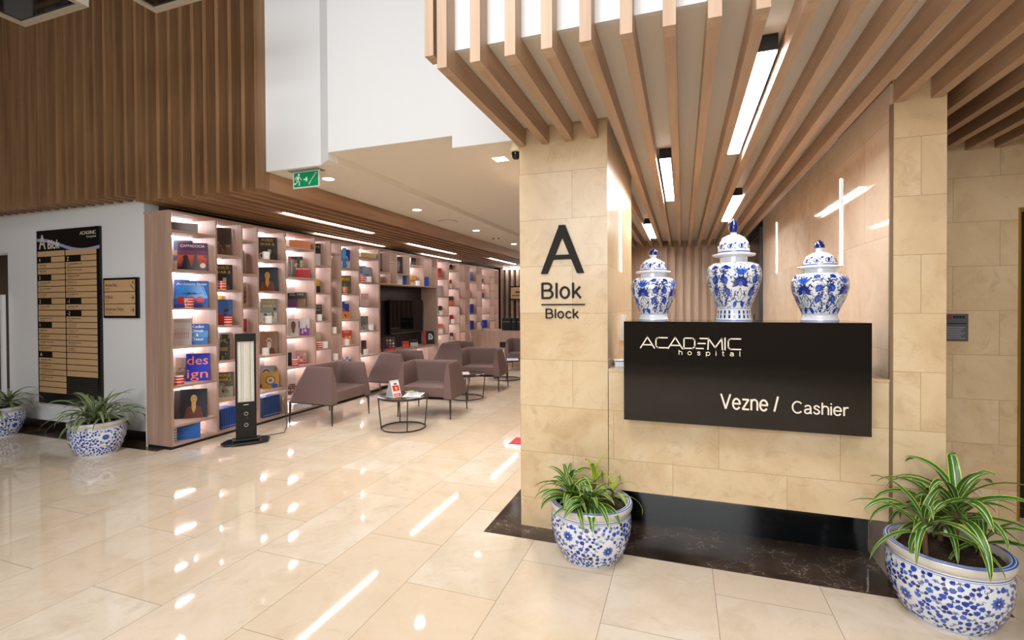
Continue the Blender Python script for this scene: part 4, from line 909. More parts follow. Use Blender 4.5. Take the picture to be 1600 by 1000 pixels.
def mug(desc, c, r, px, dep=-4.75, red=False, rz=.6, zbase=None, s=1.0, dark=False):
    zs = cell(c, r)[0] if zbase is None else zbase
    p = at(px, 450, 0, dep)
    t = thing('mug', '%s, %s' % (desc, where(c, r)), 'mug', (dep, min(max(p.y, cell(c, r)[1]+.05), cell(c, r)[2]-.05), zs+.0006), rz, 'mugs on the bookcase shelves')
    k = (red, dark)
    if k in MUGS:
        for ch in MUGS[k].children:
            q = ch.copy(); C.objects.link(q); q.parent = t
        return t
    MUGS[k] = t
    b = MB(); m = M_MUG if not dark else col('3a2420', .3)
    b.lathe([(.001, .004), (.034, .004), (.036, .0), (.040, .004), (.041, .09), (.039, .092), (.037, .09), (.036, .008), (.001, .006)], m, 28, cap=False)
    if red:
        for z0, z1 in ((.008, .032), (.040, .060), (.068, .086)): b.lathe([(.0412, z0), (.0414, z0), (.0414, z1), (.0412, z1)], M_MUGR, 28, cap=False)
    b.build('body', t)
    MB().tube([(0, .040, .075), (0, .058, .074), (0, .068, .06), (0, .068, .035), (0, .058, .02), (0, .040, .018)], .0055, M_MUG, 8).build('handle', t)
    return t
def row_blue(c, r, xl, xr, yt, group, label, n=9, colr='1c4a9c'):
    zs, ya, yb = cell(c, r); dep = -4.76
    A = at(xl, yt, 0, dep).y; B = at(xr, yt, 0, dep).y; A = max(A, ya+.005); B = min(B, yb-.03); h = min(at((xl+xr)/2, yt, 0, dep).z-zs, .30); wd = (B-A)/n
    first = None
    for k in range(n):
        y_ = A+wd*(k+.5); loc = (dep, y_, zs+.0006)
        if first is None:
            first = thing('book', label, 'book', loc, 0, group); w2 = wd*.40
            b = MB(); cm = col(colr, .3); b.box(-.17, 0, -w2, -w2+.002, 0, h, cm).box(-.17, 0, w2-.002, w2, 0, h, cm).box(-.002, 0, -w2+.002, w2-.002, 0, h, cm)
            b.box(.0001, .0006, -w2*.5, w2*.5, h*.08, h*.11, M_LET)
            dk = col('0b2458', .4); b.box(-.001, .0007, -w2-.0008, -w2*.72, 0, h, dk).box(-.001, .0007, w2*.72, w2+.0008, 0, h, dk); b.build('cover', first)  # dark spine edges paint in the shade of the gaps between books
            MB().box(-.166, -.003, -w2+.0022, w2-.0022, .003, h-.004, M_PAGE).build('pages', first)
        else: dup(first, loc)
def stack(c, r, xl, xr, n, hh, label, group, colr, dep=-4.84, yaw=75, w=None, name='book', cat='book', band=None):
    zs, ya, yb = cell(c, r); a = math.radians(yaw); cc = at((xl+xr)/2, 430, 0, dep); nn = V((math.sin(a), -math.cos(a), 0))
    ww = w or (at_plane(xr, 430, cc, nn)-at_plane(xl, 430, cc, nn)).length; ww = min(ww, (yb-ya)-.07); D = .2
    u = V((math.cos(a), math.sin(a), 0)); y_ = min(max(cc.y, ya+ww/2*u.y+D/2*abs(math.cos(a))+.006), yb-ww/2*u.y-D/2*abs(math.cos(a))-.006)
    first = None
    for k in range(n):
        loc = (dep, y_, zs+.0006+k*(hh+.0008))
        if first is None:
            first = thing(name, label, cat, loc, a, group); cm = col(colr, .35)
            b = MB().box(-ww/2, ww/2, -D/2, D/2, 0, .002, cm).box(-ww/2, ww/2, -D/2, D/2, hh-.002, hh, cm).box(-ww/2, ww/2, -D/2, -D/2+.002, .002, hh-.002, cm)
            if band: b.box(-ww/2+.02, -ww/2+.05, -D/2-.0006, -D/2-.0001, .003, hh-.003, col(band, .4))
            b.build('cover', first); MB().box(-ww/2+.003, ww/2-.002, -D/2+.0025, D/2-.002, .0022, hh-.0022, M_PAGE).build('pages', first)
        else: dup(first, loc)
R_ = random.Random(5)
# column 1
stack(0, 0, 270, 302, 4, .022, 'small grey book in the flat pile on the top shelf of the first bookcase column', 'grey books lying on the top shelf', '8f8a88', w=.24, yaw=60)
bk(0, 1, 270, 300, 375, 'patterned magazine half hidden behind the purple book', ['8b7f80', 'c9a878', '5a6a8a'], 'collage', dep=-4.93, t_=.012)
bk(0, 1, 277, 323, 379, 'purple and red rock landscape book titled CAPPADOCIA', ['6b2d5c', '8e3a5a', 'b5433f', 'd1502f', '7a2f55', '4a2450'], 'peaks', 'CAPPADOCIA', ts=.10, t_=.03)
bk(0, 2, 269, 292, 437, 'dark spined book at the left of the blue dome book', ['2b2f3a', '5a6570'], 'collage', dep=-4.96, t_=.02)
bk(0, 2, 275, 327, 439, 'bright blue book titled Architect Sinan', ['1d6fd0', '2a2f8e'], 'dome', 'Architect Sinan', ts=.10, t_=.03, dep=-4.88)
mug('red and white striped mug before the blue dome book', 0, 2, 295, -4.74, True, 3.6)
bk(0, 3, 269, 298, 498, 'pale grey book titled MEDICINE', ['cfc9c6', '8e2f2a', '6a6a6a'], 'figures', 'MEDICINE', '777777', .09)
bk(0, 3, 300, 333, 506, 'sky blue book titled Kadın Olmak & Ötesi', ['2d7fd0', '5a9fe0', '1f62b8'], 'bands', 'Kadın\nOlmak\n&\nÖtesi', ts=.14, dep=-4.82, lean=.25)
bk(0, 4, 270, 302, 559, 'tan and grey art book behind the white mug', ['b59a86', '8a7363', 'd9c0a8', '6b4a3e'], 'scene', 'D', '8d7a6c', .4, dep=-4.95)
bk(0, 4, 297, 333, 552, 'bright blue book with orange letters reading design', ['1320c4', 'ee7a34'], 'plain', 'des\nign', 'f0803c', .34, dep=-4.83, t_=.035)
mug('white and red mug before the tan art book', 0, 4, 278, -4.74, True, 1.2)
bk(0, 5, 268, 290, 611, 'dark brown book behind the black portrait book', ['3a2a26', '5a463c'], 'plain', dep=-4.96)
bk(0, 5, 279, 321, 609, 'square black book with a painted woman in a brown shawl', ['1d222c', 'd9b061', '14110f', '6b3320'], 'portrait', dep=-4.85)
stack(0, 6, 271, 303, 6, .026, 'blue hardback in the flat pile on the floor of the first bookcase column', 'blue hardbacks lying in the first column', '1d5aa8', w=.25, band='d8e4f0', yaw=55)
# column 2
bk(1, 0, 341, 350, 352, 'thin dark book at the left edge', ['3c3a2c', '8a8446'], 'bands', dep=-4.95, t_=.02)
bk(1, 0, 344, 371, 357, 'brown history book with a reclining figure', ['4a3a2c', '7d6248', 'a08468', '2f251c'], 'scene')
bk(1, 1, 341, 371, 414, 'dark book titled WORLD WAR II with a uniformed officer', ['231c17', 'cfc8bd', '1a1512', '6b5a48'], 'officer', 'WORLD\nWAR II', 'd6b43c', .12)
mug('red and white striped mug before the officer book', 1, 1, 347, -4.73, True, 2.2)
bk(1, 2, 341, 350, 462, 'yellow and black spined book', ['2c2618', 'd8b026'], 'bands', dep=-4.96, t_=.02)
bk(1, 2, 345, 372, 468, 'blue sky book with red tram scene', ['3a6fc0', 'b22a20', '6a8fca', '3a2a22'], 'scene')
mug('red and white mug before the blue sky book', 1, 2, 356, -4.73, True, .6)
bk(1, 3, 347, 371, 519, 'white book with a grey pencil drawing', ['d4d4d8', 'a0a0a8'], 'lines', dep=-4.9)
bk(1, 3, 342, 357, 523, 'dark green book leaning sideways', ['33392a', '8b7a3e', '1c1f18'], 'collage', dep=-4.80, lean=.22)
bk(1, 4, 344, 371, 581, 'green grey book titled WORLD WAR I', ['5c6048', 'a8a890', '8a8f78', '3a3f30'], 'scene', 'WORLD\nWAR I', 'd0b850', .12)
row_blue(1, 5, 345, 371, 637, 'upright blue hardbacks in the second column', 'blue hardback in the upright row at the floor of the second bookcase column', 9)
# column 3
bk(2, 1, 381, 391, 393, 'grey book with a black oval', ['8f8b88', '141414'], 'medallion', t_=.05)
bk(2, 2, 381, 394, 442, 'cream and gold patterned book', ['b39a63', 'e0d2ac', '6a4a2a', '8a5a30'], 'collage')
bk(2, 3, 382, 394, 498, 'red comic book above the heater', ['b8323e', 'e0a0a8', '7a1a26'], 'scene')
bk(2, 4, 396, 407, 597, 'bright blue and black book right of the heater', ['0a0d14', '1738c8'], 'bands', t_=.05)
# column 4
bk(3, 0, 406, 437, 371, 'brown book titled WORLD WAR II behind a mug', ['2b2119', 'bdb3a5', '15110e', '4d3f33'], 'officer', 'WORLD\nWAR II', 'b89a3a', .12)
mug('plain white mug before the brown officer book', 3, 0, 416, -4.73, False, 2.2)
bk(3, 1, 404, 430, 420, 'silver grey book behind the woman portrait', ['a9adb4', '878c94'], 'plain', dep=-4.96, t_=.012)
bk(3, 1, 408, 442, 418, 'dark blue book with a woman in a rust shawl', ['232a3c', 'd9a94a', '1a1412', '7a3a1e'], 'portrait')
bk(3, 2, 418, 444, 467, 'grey green book titled WORLD WAR I', ['8d9486', 'c9cdc0', '5a6052', '3c4238'], 'scene', 'WORLD\nWAR I', 'd8c060', .12)
mug('patterned white mug before the grey green book', 3, 2, 419, -4.73, False, 2.2)
bk(3, 3, 405, 420, 519, 'gold spined book behind the bearded man book', ['b5862c', '5a3a18', 'd9b060'], 'collage', dep=-4.96)
bk(3, 3, 411, 439, 518, 'book with an old white bearded man on its cover', ['8a6a50', 'b87a58', 'd8d4cc', '6a2f26'], 'beard', dep=-4.86)
mug('white mug before the bearded man book', 3, 3, 414, -4.73, False, .8)
bk(3, 4, 410, 438, 570, 'grey book with half a face, behind the gold one', ['8e8e90', 'c9a58c', '2a2a2c', '3a3c40'], 'face', dep=-4.95)
bk(3, 4, 408, 435, 582, 'gold religious book with a round medallion', ['c08f2e', '7d6a50', 'd9c9a0', '2458b0'], 'medallion', dep=-4.82)
row_blue(3, 5, 411, 437, 619, 'upright blue hardbacks in the fourth column', 'blue hardback in the upright row at the floor of the fourth bookcase column', 10, '274a88')
# column 5
stack(4, 0, 450, 489, 4, .026, 'orange spined book in the flat pile on the top shelf of the fifth bookcase column', 'orange books lying on the top shelf', 'c8764a', w=.30)
for q, px_ in enumerate((452, 457)):
    p = at(px_, 410, 0, -4.9); t = thing('paper_roll', ['shorter grey paper roll', 'taller grey paper roll'][q]+' standing on the second shelf of the fifth bookcase column', 'roll', (-4.9, max(p.y, 4.86+.05*q), 1.7706))
    MB().lathe([(.018, 0), (.018, .20+.05*q)], col('85807c', .6), 18).build('roll', t); MB().lathe([(.012, .2002+.05*q), (.012, .204+.05*q)], col('3a3634', .7), 12).build('core', t)
bk(4, 1, 459, 481, 402, 'green mosaic patterned book', ['3f5a3a', 'b9b48c', '7a8f5a', '2a3040', 'b03a2a'], 'collage', dep=-4.93, t_=.06)
bk(4, 1, 461, 484, 418, 'small red book before the mosaic one', ['b8232c'], 'plain', 'Kisisel Bakim', ts=.12, dep=-4.78)
bk(4, 2, 449, 464, 458, 'black novel with purple picture', ['2b272b', '5a3060', '8a8a90'], 'split', 'KING', 'd8d8d8', .12)
bk(4, 2, 466, 484, 457, 'dark grey novel with a tan landscape', ['3a383a', '8f7050'], 'split', 'KING', 'd8d8d8', .14)
bk(4, 3, 449, 466, 498, 'book with a close portrait of a man', ['cfc6bc', '7a4a34', '1f1612', 'd8d4cc'], 'face', None)
bk(4, 3, 466, 478, 502, 'dark blue patterned book between the portrait and the white book', ['1e2c50', 'c9c0b4', '5a5a68'], 'split', dep=-4.9)
bk(4, 3, 477, 492, 497, 'white book with a purple figure', ['e4dfe0', '8a3a9a', 'c9886a'], 'scene', dep=-4.8)
bk(4, 4, 449, 455, 551, 'thin black book beside the striped ones', ['1a1818'], 'plain', dep=-4.85)
bk(4, 4, 456, 470, 548, 'white book with red stripes', ['e3dcd6', '9a2f2a'], 'stripes', dep=-4.93)
bk(4, 4, 469, 485, 547, 'pink cover book with small figures', ['c98f8a', 'e0cfc4', '8a6a5a'], 'grid', dep=-4.86)
mug('red and white striped mug before the striped book', 4, 4, 460, -4.73, True, .8)
bk(4, 5, 449, 463, 600, 'patterned white and red books behind the armchair', ['c9bdb8', '7a3a34', '3a3a40'], 'collage')
stack(4, 6, 455, 500, 3, .022, 'white bound book lying on the floor board behind the first armchair', 'white books lying behind the first armchair', 'cfcfd2', w=.26)
# column 6
bk(5, 0, 493, 500, 378, 'colourful magazine at the left edge', ['c08a4a', '7a3a5a', '3a6a9a'], 'collage', dep=-4.95, t_=.012)
bk(5, 0, 498, 511, 382, 'black book with striped scarf picture', ['141214', 'd8d8dc', '8a5a30'], 'split', 'art', 'd0a860', .12)
bk(5, 1, 494, 500, 436, 'thin black and yellow book', ['1c1a12', 'd0b82a'], 'bands', t_=.03)
bk(5, 2, 494, 508, 476, 'dark novel with big grey letters', ['2a2a2e', '484850'], 'split', 'STEPHEN\nKING', 'c8c8c8', .14)
mug('white mug before the dark novel', 5, 2, 498, -4.73, False, 2.2)
bk(5, 3, 495, 503, 519, 'cream and yellow book', ['d3c4b4', 'd8a83a'], 'split', t_=.04)
mug('red and white mug at the left', 5, 3, 498, -4.73, True, 2.2)
mug('white mug with its handle to the right', 5, 3, 507, -4.73, False, .6)
# column 7
bk(6, 1, 519, 529, 405, 'blue and red comic book', ['2a2f5e', 'c8242c', 'd8a050', '3a5ab0'], 'collage')
bk(6, 2, 519, 526, 447, 'dark olive book', ['2c3322', '4a5238'], 'split')
bk(6, 3, 520, 528, 487, 'blue and black book', ['10131c', '1a46c0'], 'bands')
mug('small white mug before the blue and black book', 6, 3, 521, -4.73, False, .6)
bk(6, 4, 520, 526, 543, 'black and yellow paperback', ['17150f', 'd8b832', 'dcdcd4'], 'bands')
mug('white mug before the black paperback', 6, 4, 523, -4.73, False, .6)
# column 8
bk(7, 0, 535, 541, 387, 'cyan brochure standing at the left', ['2a86c8', '58b0e0'], 'bands', dep=-4.86, t_=.012)
bk(7, 0, 541, 554, 391, 'bright blue book with a white statue', ['1a50c8', 'e4e4ea', 'b8c4d8'], 'scene')
bk(7, 1, 535, 551, 431, 'green book with yellow letters reading WAR', ['4a4a2a', '6a6a3a', '3a3a22', 'a09048'], 'scene', 'WAR', 'e0c040', .24)
mug('red and white mug before the WAR book', 7, 1, 538, -4.73, True, 2.2)
bk(7, 2, 535, 546, 471, 'blue book with orange flames', ['1f3a90', 'e08a2a', '8a4a1a'], 'scene', lean=.2)
bk(7, 2, 547, 554, 470, 'white grey book in the middle', ['d3cfd0', 'a8a4a8'], 'lines')
bk(7, 2, 554, 559, 470, 'thin white book at the right', ['dedada'], 'plain', t_=.02)
bk(7, 3, 537, 553, 516, 'orange red comic book with a white mug before it', ['c83a20', 'e8a048', 'f0d8b0'], 'scene', 'ROCK', 'f0e8d8', .12)
mug('white mug before the orange red comic', 7, 3, 541, -4.73, False, 3.0)
bk(7, 4, 537, 557, 557, 'grey and plum patterned pile of papers', ['8a7f94', 'd8d4dc', '5a4a60'], 'collage', lean=.3)
# column 9
stack(8, 0, 565, 588, 3, .028, 'cream book in the flat pile on the top shelf of the ninth bookcase column', 'cream books lying on the top shelf', 'e3cf92', w=.3)
bk(8, 1, 563, 573, 416, 'dark grey book at the left', ['4a4c52', '8a9098'], 'split', dep=-4.95)
bk(8, 1, 573, 585, 418, 'steel blue book with a ship', ['7a8ea0', 'c8d2da', '4a5a68'], 'scene')
mug('red and white mug before the steel blue book', 8, 1, 566, -4.73, True, 2.2)
mug('white mug right of the red one', 8, 1, 577, -4.73, False, .6)
bk(8, 2, 564, 576, 459, 'pinkish beige box shaped book', ['c0a398', 'd8c4b8', '8a3a34'], 'split', t_=.06)
bk(8, 3, 563, 575, 494, 'grey green photograph book', ['6a706a', '9aa09a', '3a403a'], 'scene')
mug('white mug right of the grey green book', 8, 3, 580, -4.75, False, 3.0)
bk(8, 4, 564, 572, 532, 'dark brown book', ['3a241e', '5a3a30'], 'split')
mug('white patterned mug with handle at right', 8, 4, 571, -4.73, False, .6)
# above the television
bk(9, 0, 594, 608, 397, 'book with a painted face of a man on grey', ['8a8f96', 'd8a890', '5a3a28', 'a83a28'], 'face')
def bk2(c, zb, zt_, xl, xr, yt, desc, cols, kind='plain', title=None, tcol='ffffff', ts=.14, yaw=40, dep=-4.86, t_=.03, name='book', cat='book', grp=GB, lean=.08):
    a = math.radians(yaw); n = V((math.sin(a), -math.cos(a), 0)); cc = at((xl+xr)/2, yt, 0, dep); L = at_plane(xl, yt, cc, n); R2 = at_plane(xr, yt, cc, n)
    w = (R2-L).length; h = max(.04, cc.z-zb); h = min(h, zt_-zb-.01); m = (L+R2)/2; ya, yb = DY[c]+.015, DY[c+1]-.015; u = math.sin(a)*w/2; bd = (t_+h*math.sin(lean))*math.cos(a)
    if 2*u+bd > yb-ya: w = (yb-ya-bd-.004)/math.sin(a); u = math.sin(a)*w/2
    m.y = min(max(m.y, ya+u+.002), yb-u-bd-.002); ex = math.cos(a)*w/2+math.sin(a)*(t_+h*math.sin(lean))
    m.x = min(max(m.x, BX0+.037+ex), BX1-.005-math.cos(a)*w/2)
    return book(desc, (m.x, m.y, zb+.0006), a, w, h, t_, cols, kind, title, tcol, ts, lean, grp, name=name, cat=cat)
for q, (xa, xb_) in enumerate(((594.5, 601), (601.5, 607.5))): bk2(9, 1.77, 1.94, xa, xb_, 432, ['left', 'right'][q]+' one of two dark green boxes under the man portrait, above the television', ['2c3026', '6a7460'], 'split', name='storage_box', cat='box', grp='dark boxes above the television', t_=.08)
bk2(11, 1.96, 2.32, 621.5, 635, 402, 'black book with a grey profile portrait, above the television', ['151517', '8a8a8c', '3a3a3c', '2a2a2c'], 'face')
def row_out(c, zb, xl, xr, yt, n, label, group, colr):
    dep = -4.76; A = at(xl, yt, 0, dep).y; B = at(xr, yt, 0, dep).y; A = max(A, DY[c]+.014); B = min(B, DY[c+1]-.014); wd = (B-A)/n; h = at((xl+xr)/2, yt, 0, dep).z-zb; f = None
    for k in range(n):
        loc = (dep, A+wd*(k+.5), zb+.0006)
        if f is None:
            f = thing('book', label, 'book', loc, 0, group); MB().box(-.18, 0, -wd*.47, wd*.47, 0, h, col(colr, .35)).build('cover', f)
            MB().box(-.175, -.004, -wd*.40, wd*.40, h, h+.0006, M_PAGE).build('pages', f)
        else: dup(f, loc)
row_out(11, 1.77, 621.5, 629, 431, 6, 'pale spined book in the upright row above the television', 'pale upright books above the television', 'd9cbc4')
row_out(11, 1.77, 629.5, 639, 430, 3, 'bright blue book right of the pale row above the television', 'blue upright books above the television', '1c50b0')
for q in range(3): bk2(12, 2.15, 2.32, 642+6.6*q, 648+6.6*q, 402.5+q, ['left', 'middle', 'right'][q]+' one of three black binders on the top shelf above the television', ['1c1d20', '585c60'], 'split', name='binder', cat='binder', grp='black binders above the television', t_=.05)
bk2(12, 1.77, 2.1, 641.5, 648, 436, 'brown leaning book beside the yellow box, above the television', ['8a6a4a', 'c9a878'], 'split', lean=.3)
bk2(12, 1.77, 2.1, 647, 654, 431, 'yellow box above the right half of the television', ['d8a820', 'b8881a'], 'split', name='storage_box', cat='box', t_=.06)
mug('white mug beside the yellow box above the television', 12, 0, 653, -4.73, False, 2.2, 1.77).__setitem__('label', 'white mug beside the yellow box above the television')
row_out(13, 1.77, 665.5, 673.5, 433, 3, 'royal blue book in the right blue row above the television', 'blue upright books at the niche end', '1c50b8')
bk2(14, 2.15, 2.32, 676, 682, 407, 'black binder on the shelf over the right end of the television niche', ['24262a', '5a6064'], 'split', name='binder', cat='binder', t_=.05)
# right of the television
def far(c, r, xl, xr, yt, desc, cols, kind='split', **k): return bk(c, r, xl, xr, yt, desc, cols, kind, **k)
far(15, 0, 684.5, 692, 419, 'bright red box', ['b8202a', 'd84a50'], t_=.06)
far(15, 1, 685, 691.5, 447, 'left grey photograph book', ['9a9a98', 'c0c0bc'])
far(15, 1, 692, 699, 447, 'right pale grey book', ['b8b4b0', 'd0ccc8'], 'lines')
far(15, 2, 686, 691, 478, 'dark book behind a white mug', ['2c2426', '6a4a4a'])
mug('white mug before the dark book', 15, 2, 689, -4.74, False, 2.2)
far(15, 3, 685.5, 694, 506, 'orange and white book', ['e07a4a', 'f0dcd4'])
mug('white mug before the orange and white book', 15, 3, 689, -4.74, False, 2.2)
for q in range(3): far(16, 0, 702+5*q, 706.6+5*q, 412+q*.8, ['left', 'middle', 'right'][q]+' one of three black binders', ['1e2024', '585c60'], t_=.05)
far(16, 1, 702.5, 706, 437, 'small red and white book', ['a83228', 'e0dcd8'])
far(16, 2, 702.5, 710, 463, 'black and orange book', ['2a2a30', 'd8703a'])
far(16, 3, 703, 708.5, 492, 'red book behind a patterned mug', ['a8242c', '6a1a20'])
mug('patterned white mug before the red book', 16, 3, 707, -4.74, False, 2.2)
far(16, 4, 703, 708, 520, 'dark patterned book', ['3a3434', 'c0b8b0'])
far(17, 1, 718.5, 722.5, 455, 'small black and white book', ['1c1c1e', 'd0d0d0'])
far(17, 2, 719, 725, 478, 'black and cream portrait book', ['1f1d1a', 'd0a878', '1a1412', 'c09868'], 'face')
row_blue(19, 0, 734, 738.5, 425, 'blue books on the top shelf of the twentieth column', 'navy book on the top shelf of the twentieth bookcase column', 3, '1a3a88')
far(19, 1, 734.5, 737, 452, 'thin red book', ['b02428', 'c84a40'])
row_blue(19, 2, 735, 740, 475, 'blue books on the third shelf of the twentieth column', 'royal blue book on the third shelf of the twentieth bookcase column', 3, '1a3fa8')
row_blue(19, 3, 735.5, 740.5, 501, 'blue books on the fourth shelf of the twentieth column', 'royal blue book on the fourth shelf of the twentieth bookcase column', 3, '1a3fa8')
far(20, 0, 745.5, 749.5, 417, 'dark blue square book', ['1a3a80', '2a4a90'])
far(21, 0, 753.5, 756, 430, 'pale book with dark edge', ['b0a49c', '3a3030'])
far(21, 1, 753.8, 758, 452, 'orange and blue book', ['d06030', '2a4a90'])
row_blue(21, 3, 756.5, 762, 500, 'blue books on the fourth shelf of the twenty second column', 'royal blue book on the fourth shelf of the twenty second bookcase column', 3, '1a44b0')
row_blue(22, 3, 766, 770.5, 502, 'blue books on the fourth shelf of the twenty third column', 'royal blue book on the fourth shelf of the twenty third bookcase column', 3, '1a3fa8')
far(23, 0, 773, 777.5, 427, 'green camouflage coloured book', ['3a4a30', '6a7a50', '20281a'], 'collage')
# on the niche bench
def bench(xl, xr, yt, label, cols, kind, dep=-4.80, yaw=45, t_=.02, title=None, tcol='ffffff', lean=.15, ts=.12, name='book', cat='book'):
    a = math.radians(yaw); n = V((math.sin(a), -math.cos(a), 0)); cc = at((xl+xr)/2, yt, 0, dep); w = (at_plane(xr, yt, cc, n)-at_plane(xl, yt, cc, n)).length
    return book(label, (cc.x, cc.y, .6156), a, w, cc.z-.615, t_, cols, kind, title, tcol, ts, lean, 'books standing on the bench below the television', name=name, cat=cat)
bench(596.5, 599.5, 527, 'dark red edged book at the left end of the television bench', ['6a2028', '2a1418'], 'bands', dep=-4.80)
bench(602, 618, 526, 'colourful grid cover book on the television bench, left side', ['2a2c30', 'b03a5a', 'd88a3a', 'd8d0c0', '5a7a4a'], 'grid')
bench(629, 639, 533, 'small red book on the television bench', ['d02428', 'e04a48'], 'split')
bench(641, 653.5, 530, 'small frame with a pale page on the television bench', ['14110f', 'cfc9ba'], 'split', name='picture_frame', cat='frame')
bench(663, 666, 517, 'thin bright red book on the television bench, right side', ['c02a24'], 'plain', t_=.03)
bench(667, 679, 517, 'black book with a white play shape on the television bench, right end', ['17171a', 'd8d8d8'], 'play')
# ------------------------------------------------------------------ armchairs
M_FAB = col('6b5652', .75, name='mauve_brown_upholstery'); M_LEG = col('2a2320', .4, name='dark_metal_leg')
def armchair_shell():
    b = MB(); N = []
    # outline path (x, y) of a U open at the front (front is -Y); paired bottom / top, outer / inner
    def path(hw, yf, yb, r, n=6):
        p = [(-hw, yf), (-hw, (yf+yb)/2), (-hw, yb-r)]
        for k in range(1, n+1): a = PI-PI/2*k/n; p.append((-hw+r+r*math.cos(a), yb-r+r*math.sin(a)))
        p.append((0, yb))
        return p+[(-x, y) for x, y in reversed(p[:-1])]
    rings = []
    ob = path(.368, -.325, .325, .05); ot = path(.315, -.275, .125, .07); it = path(.292, -.270, .100, .055); ib = path(.262, -.318, .11, .05)
    n = len(ob)
    def lay(p, z): return [(x, y, z) for x, y in p]
    def mixp(a, b_, t): return [((1-t)*p[0]+t*q[0], (1-t)*p[1]+t*q[1]) for p, q in zip(a, b_)]
    L = [lay(ob, .25)]
    for t in (.25, .5, .75, .94): L.append(lay(mixp(ob, ot, t**1.15), .25+.42*t))
    L.append(lay(mixp(ot, it, .18), .668)); L.append(lay(mixp(ot, it, .5), .674)); L.append(lay(mixp(ot, it, .82), .668))
    for t in (.93, .82, .68, .5, .25, 0): L.append(lay(mixp(ib, it, t**3.2), .25+.42*t))
    vs = [p for l in L for p in l]; m = len(L); fs = []
    for i in range(m):
        j = (i+1) % m
        for k in range(n-1): fs.append((i*n+k, i*n+k+1, j*n+k+1, j*n+k))
    # seam front faces of the arms
    fs.append(tuple(i*n for i in range(m))); fs.append(tuple(i*n+n-1 for i in range(m))[::-1])
    b.add(vs, fs, M_FAB, True)
    pp = mixp(ot, it, .5); b2 = MB().tube([(x, y, .675) for x, y in pp], .0045, col('8d7670', .7), 8)
    return b, b2
ARM = None
def armchair(label, x, y, rz):
    global ARM
    if ARM: return dup(ARM, (x, y, 0), rz, label)
    ARM = t = thing('armchair', label, 'armchair', (x, y, 0), rz, 'low mauve brown tub armchairs in the reading gallery')
    s1, s2 = armchair_shell(); bk_ = s1.build('backrest', t, sharp=50); s2.build('piping', bk_)
    b = MB().box(-.268, .268, -.325, .12, .262, .40, M_FAB); s_ = b.build('seat', t, bevel=.018)
    MB().box(-.366, .366, -.326, .322, .240, .250, M_LEG).build('base_frame', t)
    for sx in (-1, 1):
        for sy in (-1, 1): MB().tube([(sx*.345, sy*.305, .24), (sx*.350, sy*.312, 0)], .014, M_LEG, 8, r2=.007).build('leg', t)
    return t
armchair('nearest mauve brown tub armchair, with its side to the heater', -4.147, 4.965, PI/2)
armchair('mauve brown tub armchair facing forward behind the nearest round table', -3.06, 5.62, math.radians(6))
armchair('mauve brown tub armchair against the bookcase, second in its row', -4.22, 6.57, PI/2)
armchair('mauve brown tub armchair facing forward behind the second round table', -3.17, 7.56, math.radians(6))
armchair('mauve brown tub armchair against the bookcase, third in its row', -4.22, 8.58, PI/2)
armchair('mauve brown tub armchair farthest back, partly hidden by the marble pillar', -3.22, 9.95, math.radians(4))
# ------------------------------------------------------------------ round tables and what lies on them
M_TTOP = stone('dark_table_top', 0, 1, 5, 5, ('2a2624', '3a3531', '4a443f', '8a8278', '3a3531'), '3a3531', .12, (1.3, 1.3), .0001, 4)
TAB = None
def round_table(label, x, y, rz):
    global TAB
    if TAB: return dup(TAB, (x, y, 0), rz, label)
    TAB = t = thing('round_table', label, 'side table', (x, y, 0), rz, 'round side tables with wire frames'); zt_ = .372
    MB().lathe([(.284, zt_-.008), (.290, zt_-.006), (.290, zt_), (.286, zt_+.002)], M_TTOP, 56).build('tabletop', t)
    MB().tube([(.280*math.cos(2*PI*k/48), .280*math.sin(2*PI*k/48), zt_-.016) for k in range(48)], .007, M_LEG, 8, True).build('top_ring', t)
    MB().tube([(.247*math.cos(2*PI*k/48), .247*math.sin(2*PI*k/48), .008) for k in range(48)], .008, M_LEG, 8, True).build('floor_ring', t)
    for k in range(4):
        a = 2*PI*k/4; MB().tube([(.280*math.cos(a), .280*math.sin(a), zt_-.016), (.247*math.cos(a), .247*math.sin(a), .008)], .007, M_LEG, 8).build('leg', t)
    return t
round_table('nearest round dark topped table with a wire frame', -3.02, 4.83, .72)
round_table('second round table, between the first and second forward facing armchairs', -3.08, 6.69, .5)
round_table('round table farthest back beside the marble pillar', -3.13, 8.62, .3)
def leaflet_holder(label, x, y, z, rz):
    t = thing('leaflet_stand', label, 'leaflet stand', (x, y, z+.0008), rz, 'clear leaflet stands on the round tables'); m = col('c9cdd2', .1)
    b = MB(); w = .055
    for s_ in (-1, 1): b.prism([(s_*.075, 0), (s_*.071, 0), (s_*.002, .185), (s_*.006, .185)], 0, -w, w, m)
    b.box(-w, w, -.075, .075, 0, .003, m); b.build('holder', t)
    n = V((0, -.93, .37)).normalized(); v = V((0, .37, .93)).normalized(); b = MB()
    o0 = V((-w+.008, -.076, .004)); F = (o0+n*.001, X, v); bk_ = [o0+X*a+v*c+n*d for d in (0, .004) for a, c in ((0, 0), (.094, 0), (.094, .17), (0, .17))]
    b.add(bk_, [(3, 2, 1, 0), (4, 5, 6, 7), (0, 1, 5, 4), (1, 2, 6, 5), (2, 3, 7, 6), (3, 0, 4, 7)], col('e3dedb', .5))
    F = (o0+n*.0045, X, v); F2 = (o0+n*.0049, X, v); r_ = col('c8202a', .4)
    b.rect(F, .006, .088, .07, .135, r_); b.rect(F, .006, .088, .006, .045, r_); b.disc(F2, .05, .10, .014, .022, col('d8a878', .5)); b.rect(F, .03, .07, .142, .162, col('6b3030', .5))
    for k in range(3): b.rect(F2, .014, .07, .013+k*.010, .017+k*.010, M_LET)
    b.build('leaflet', t)
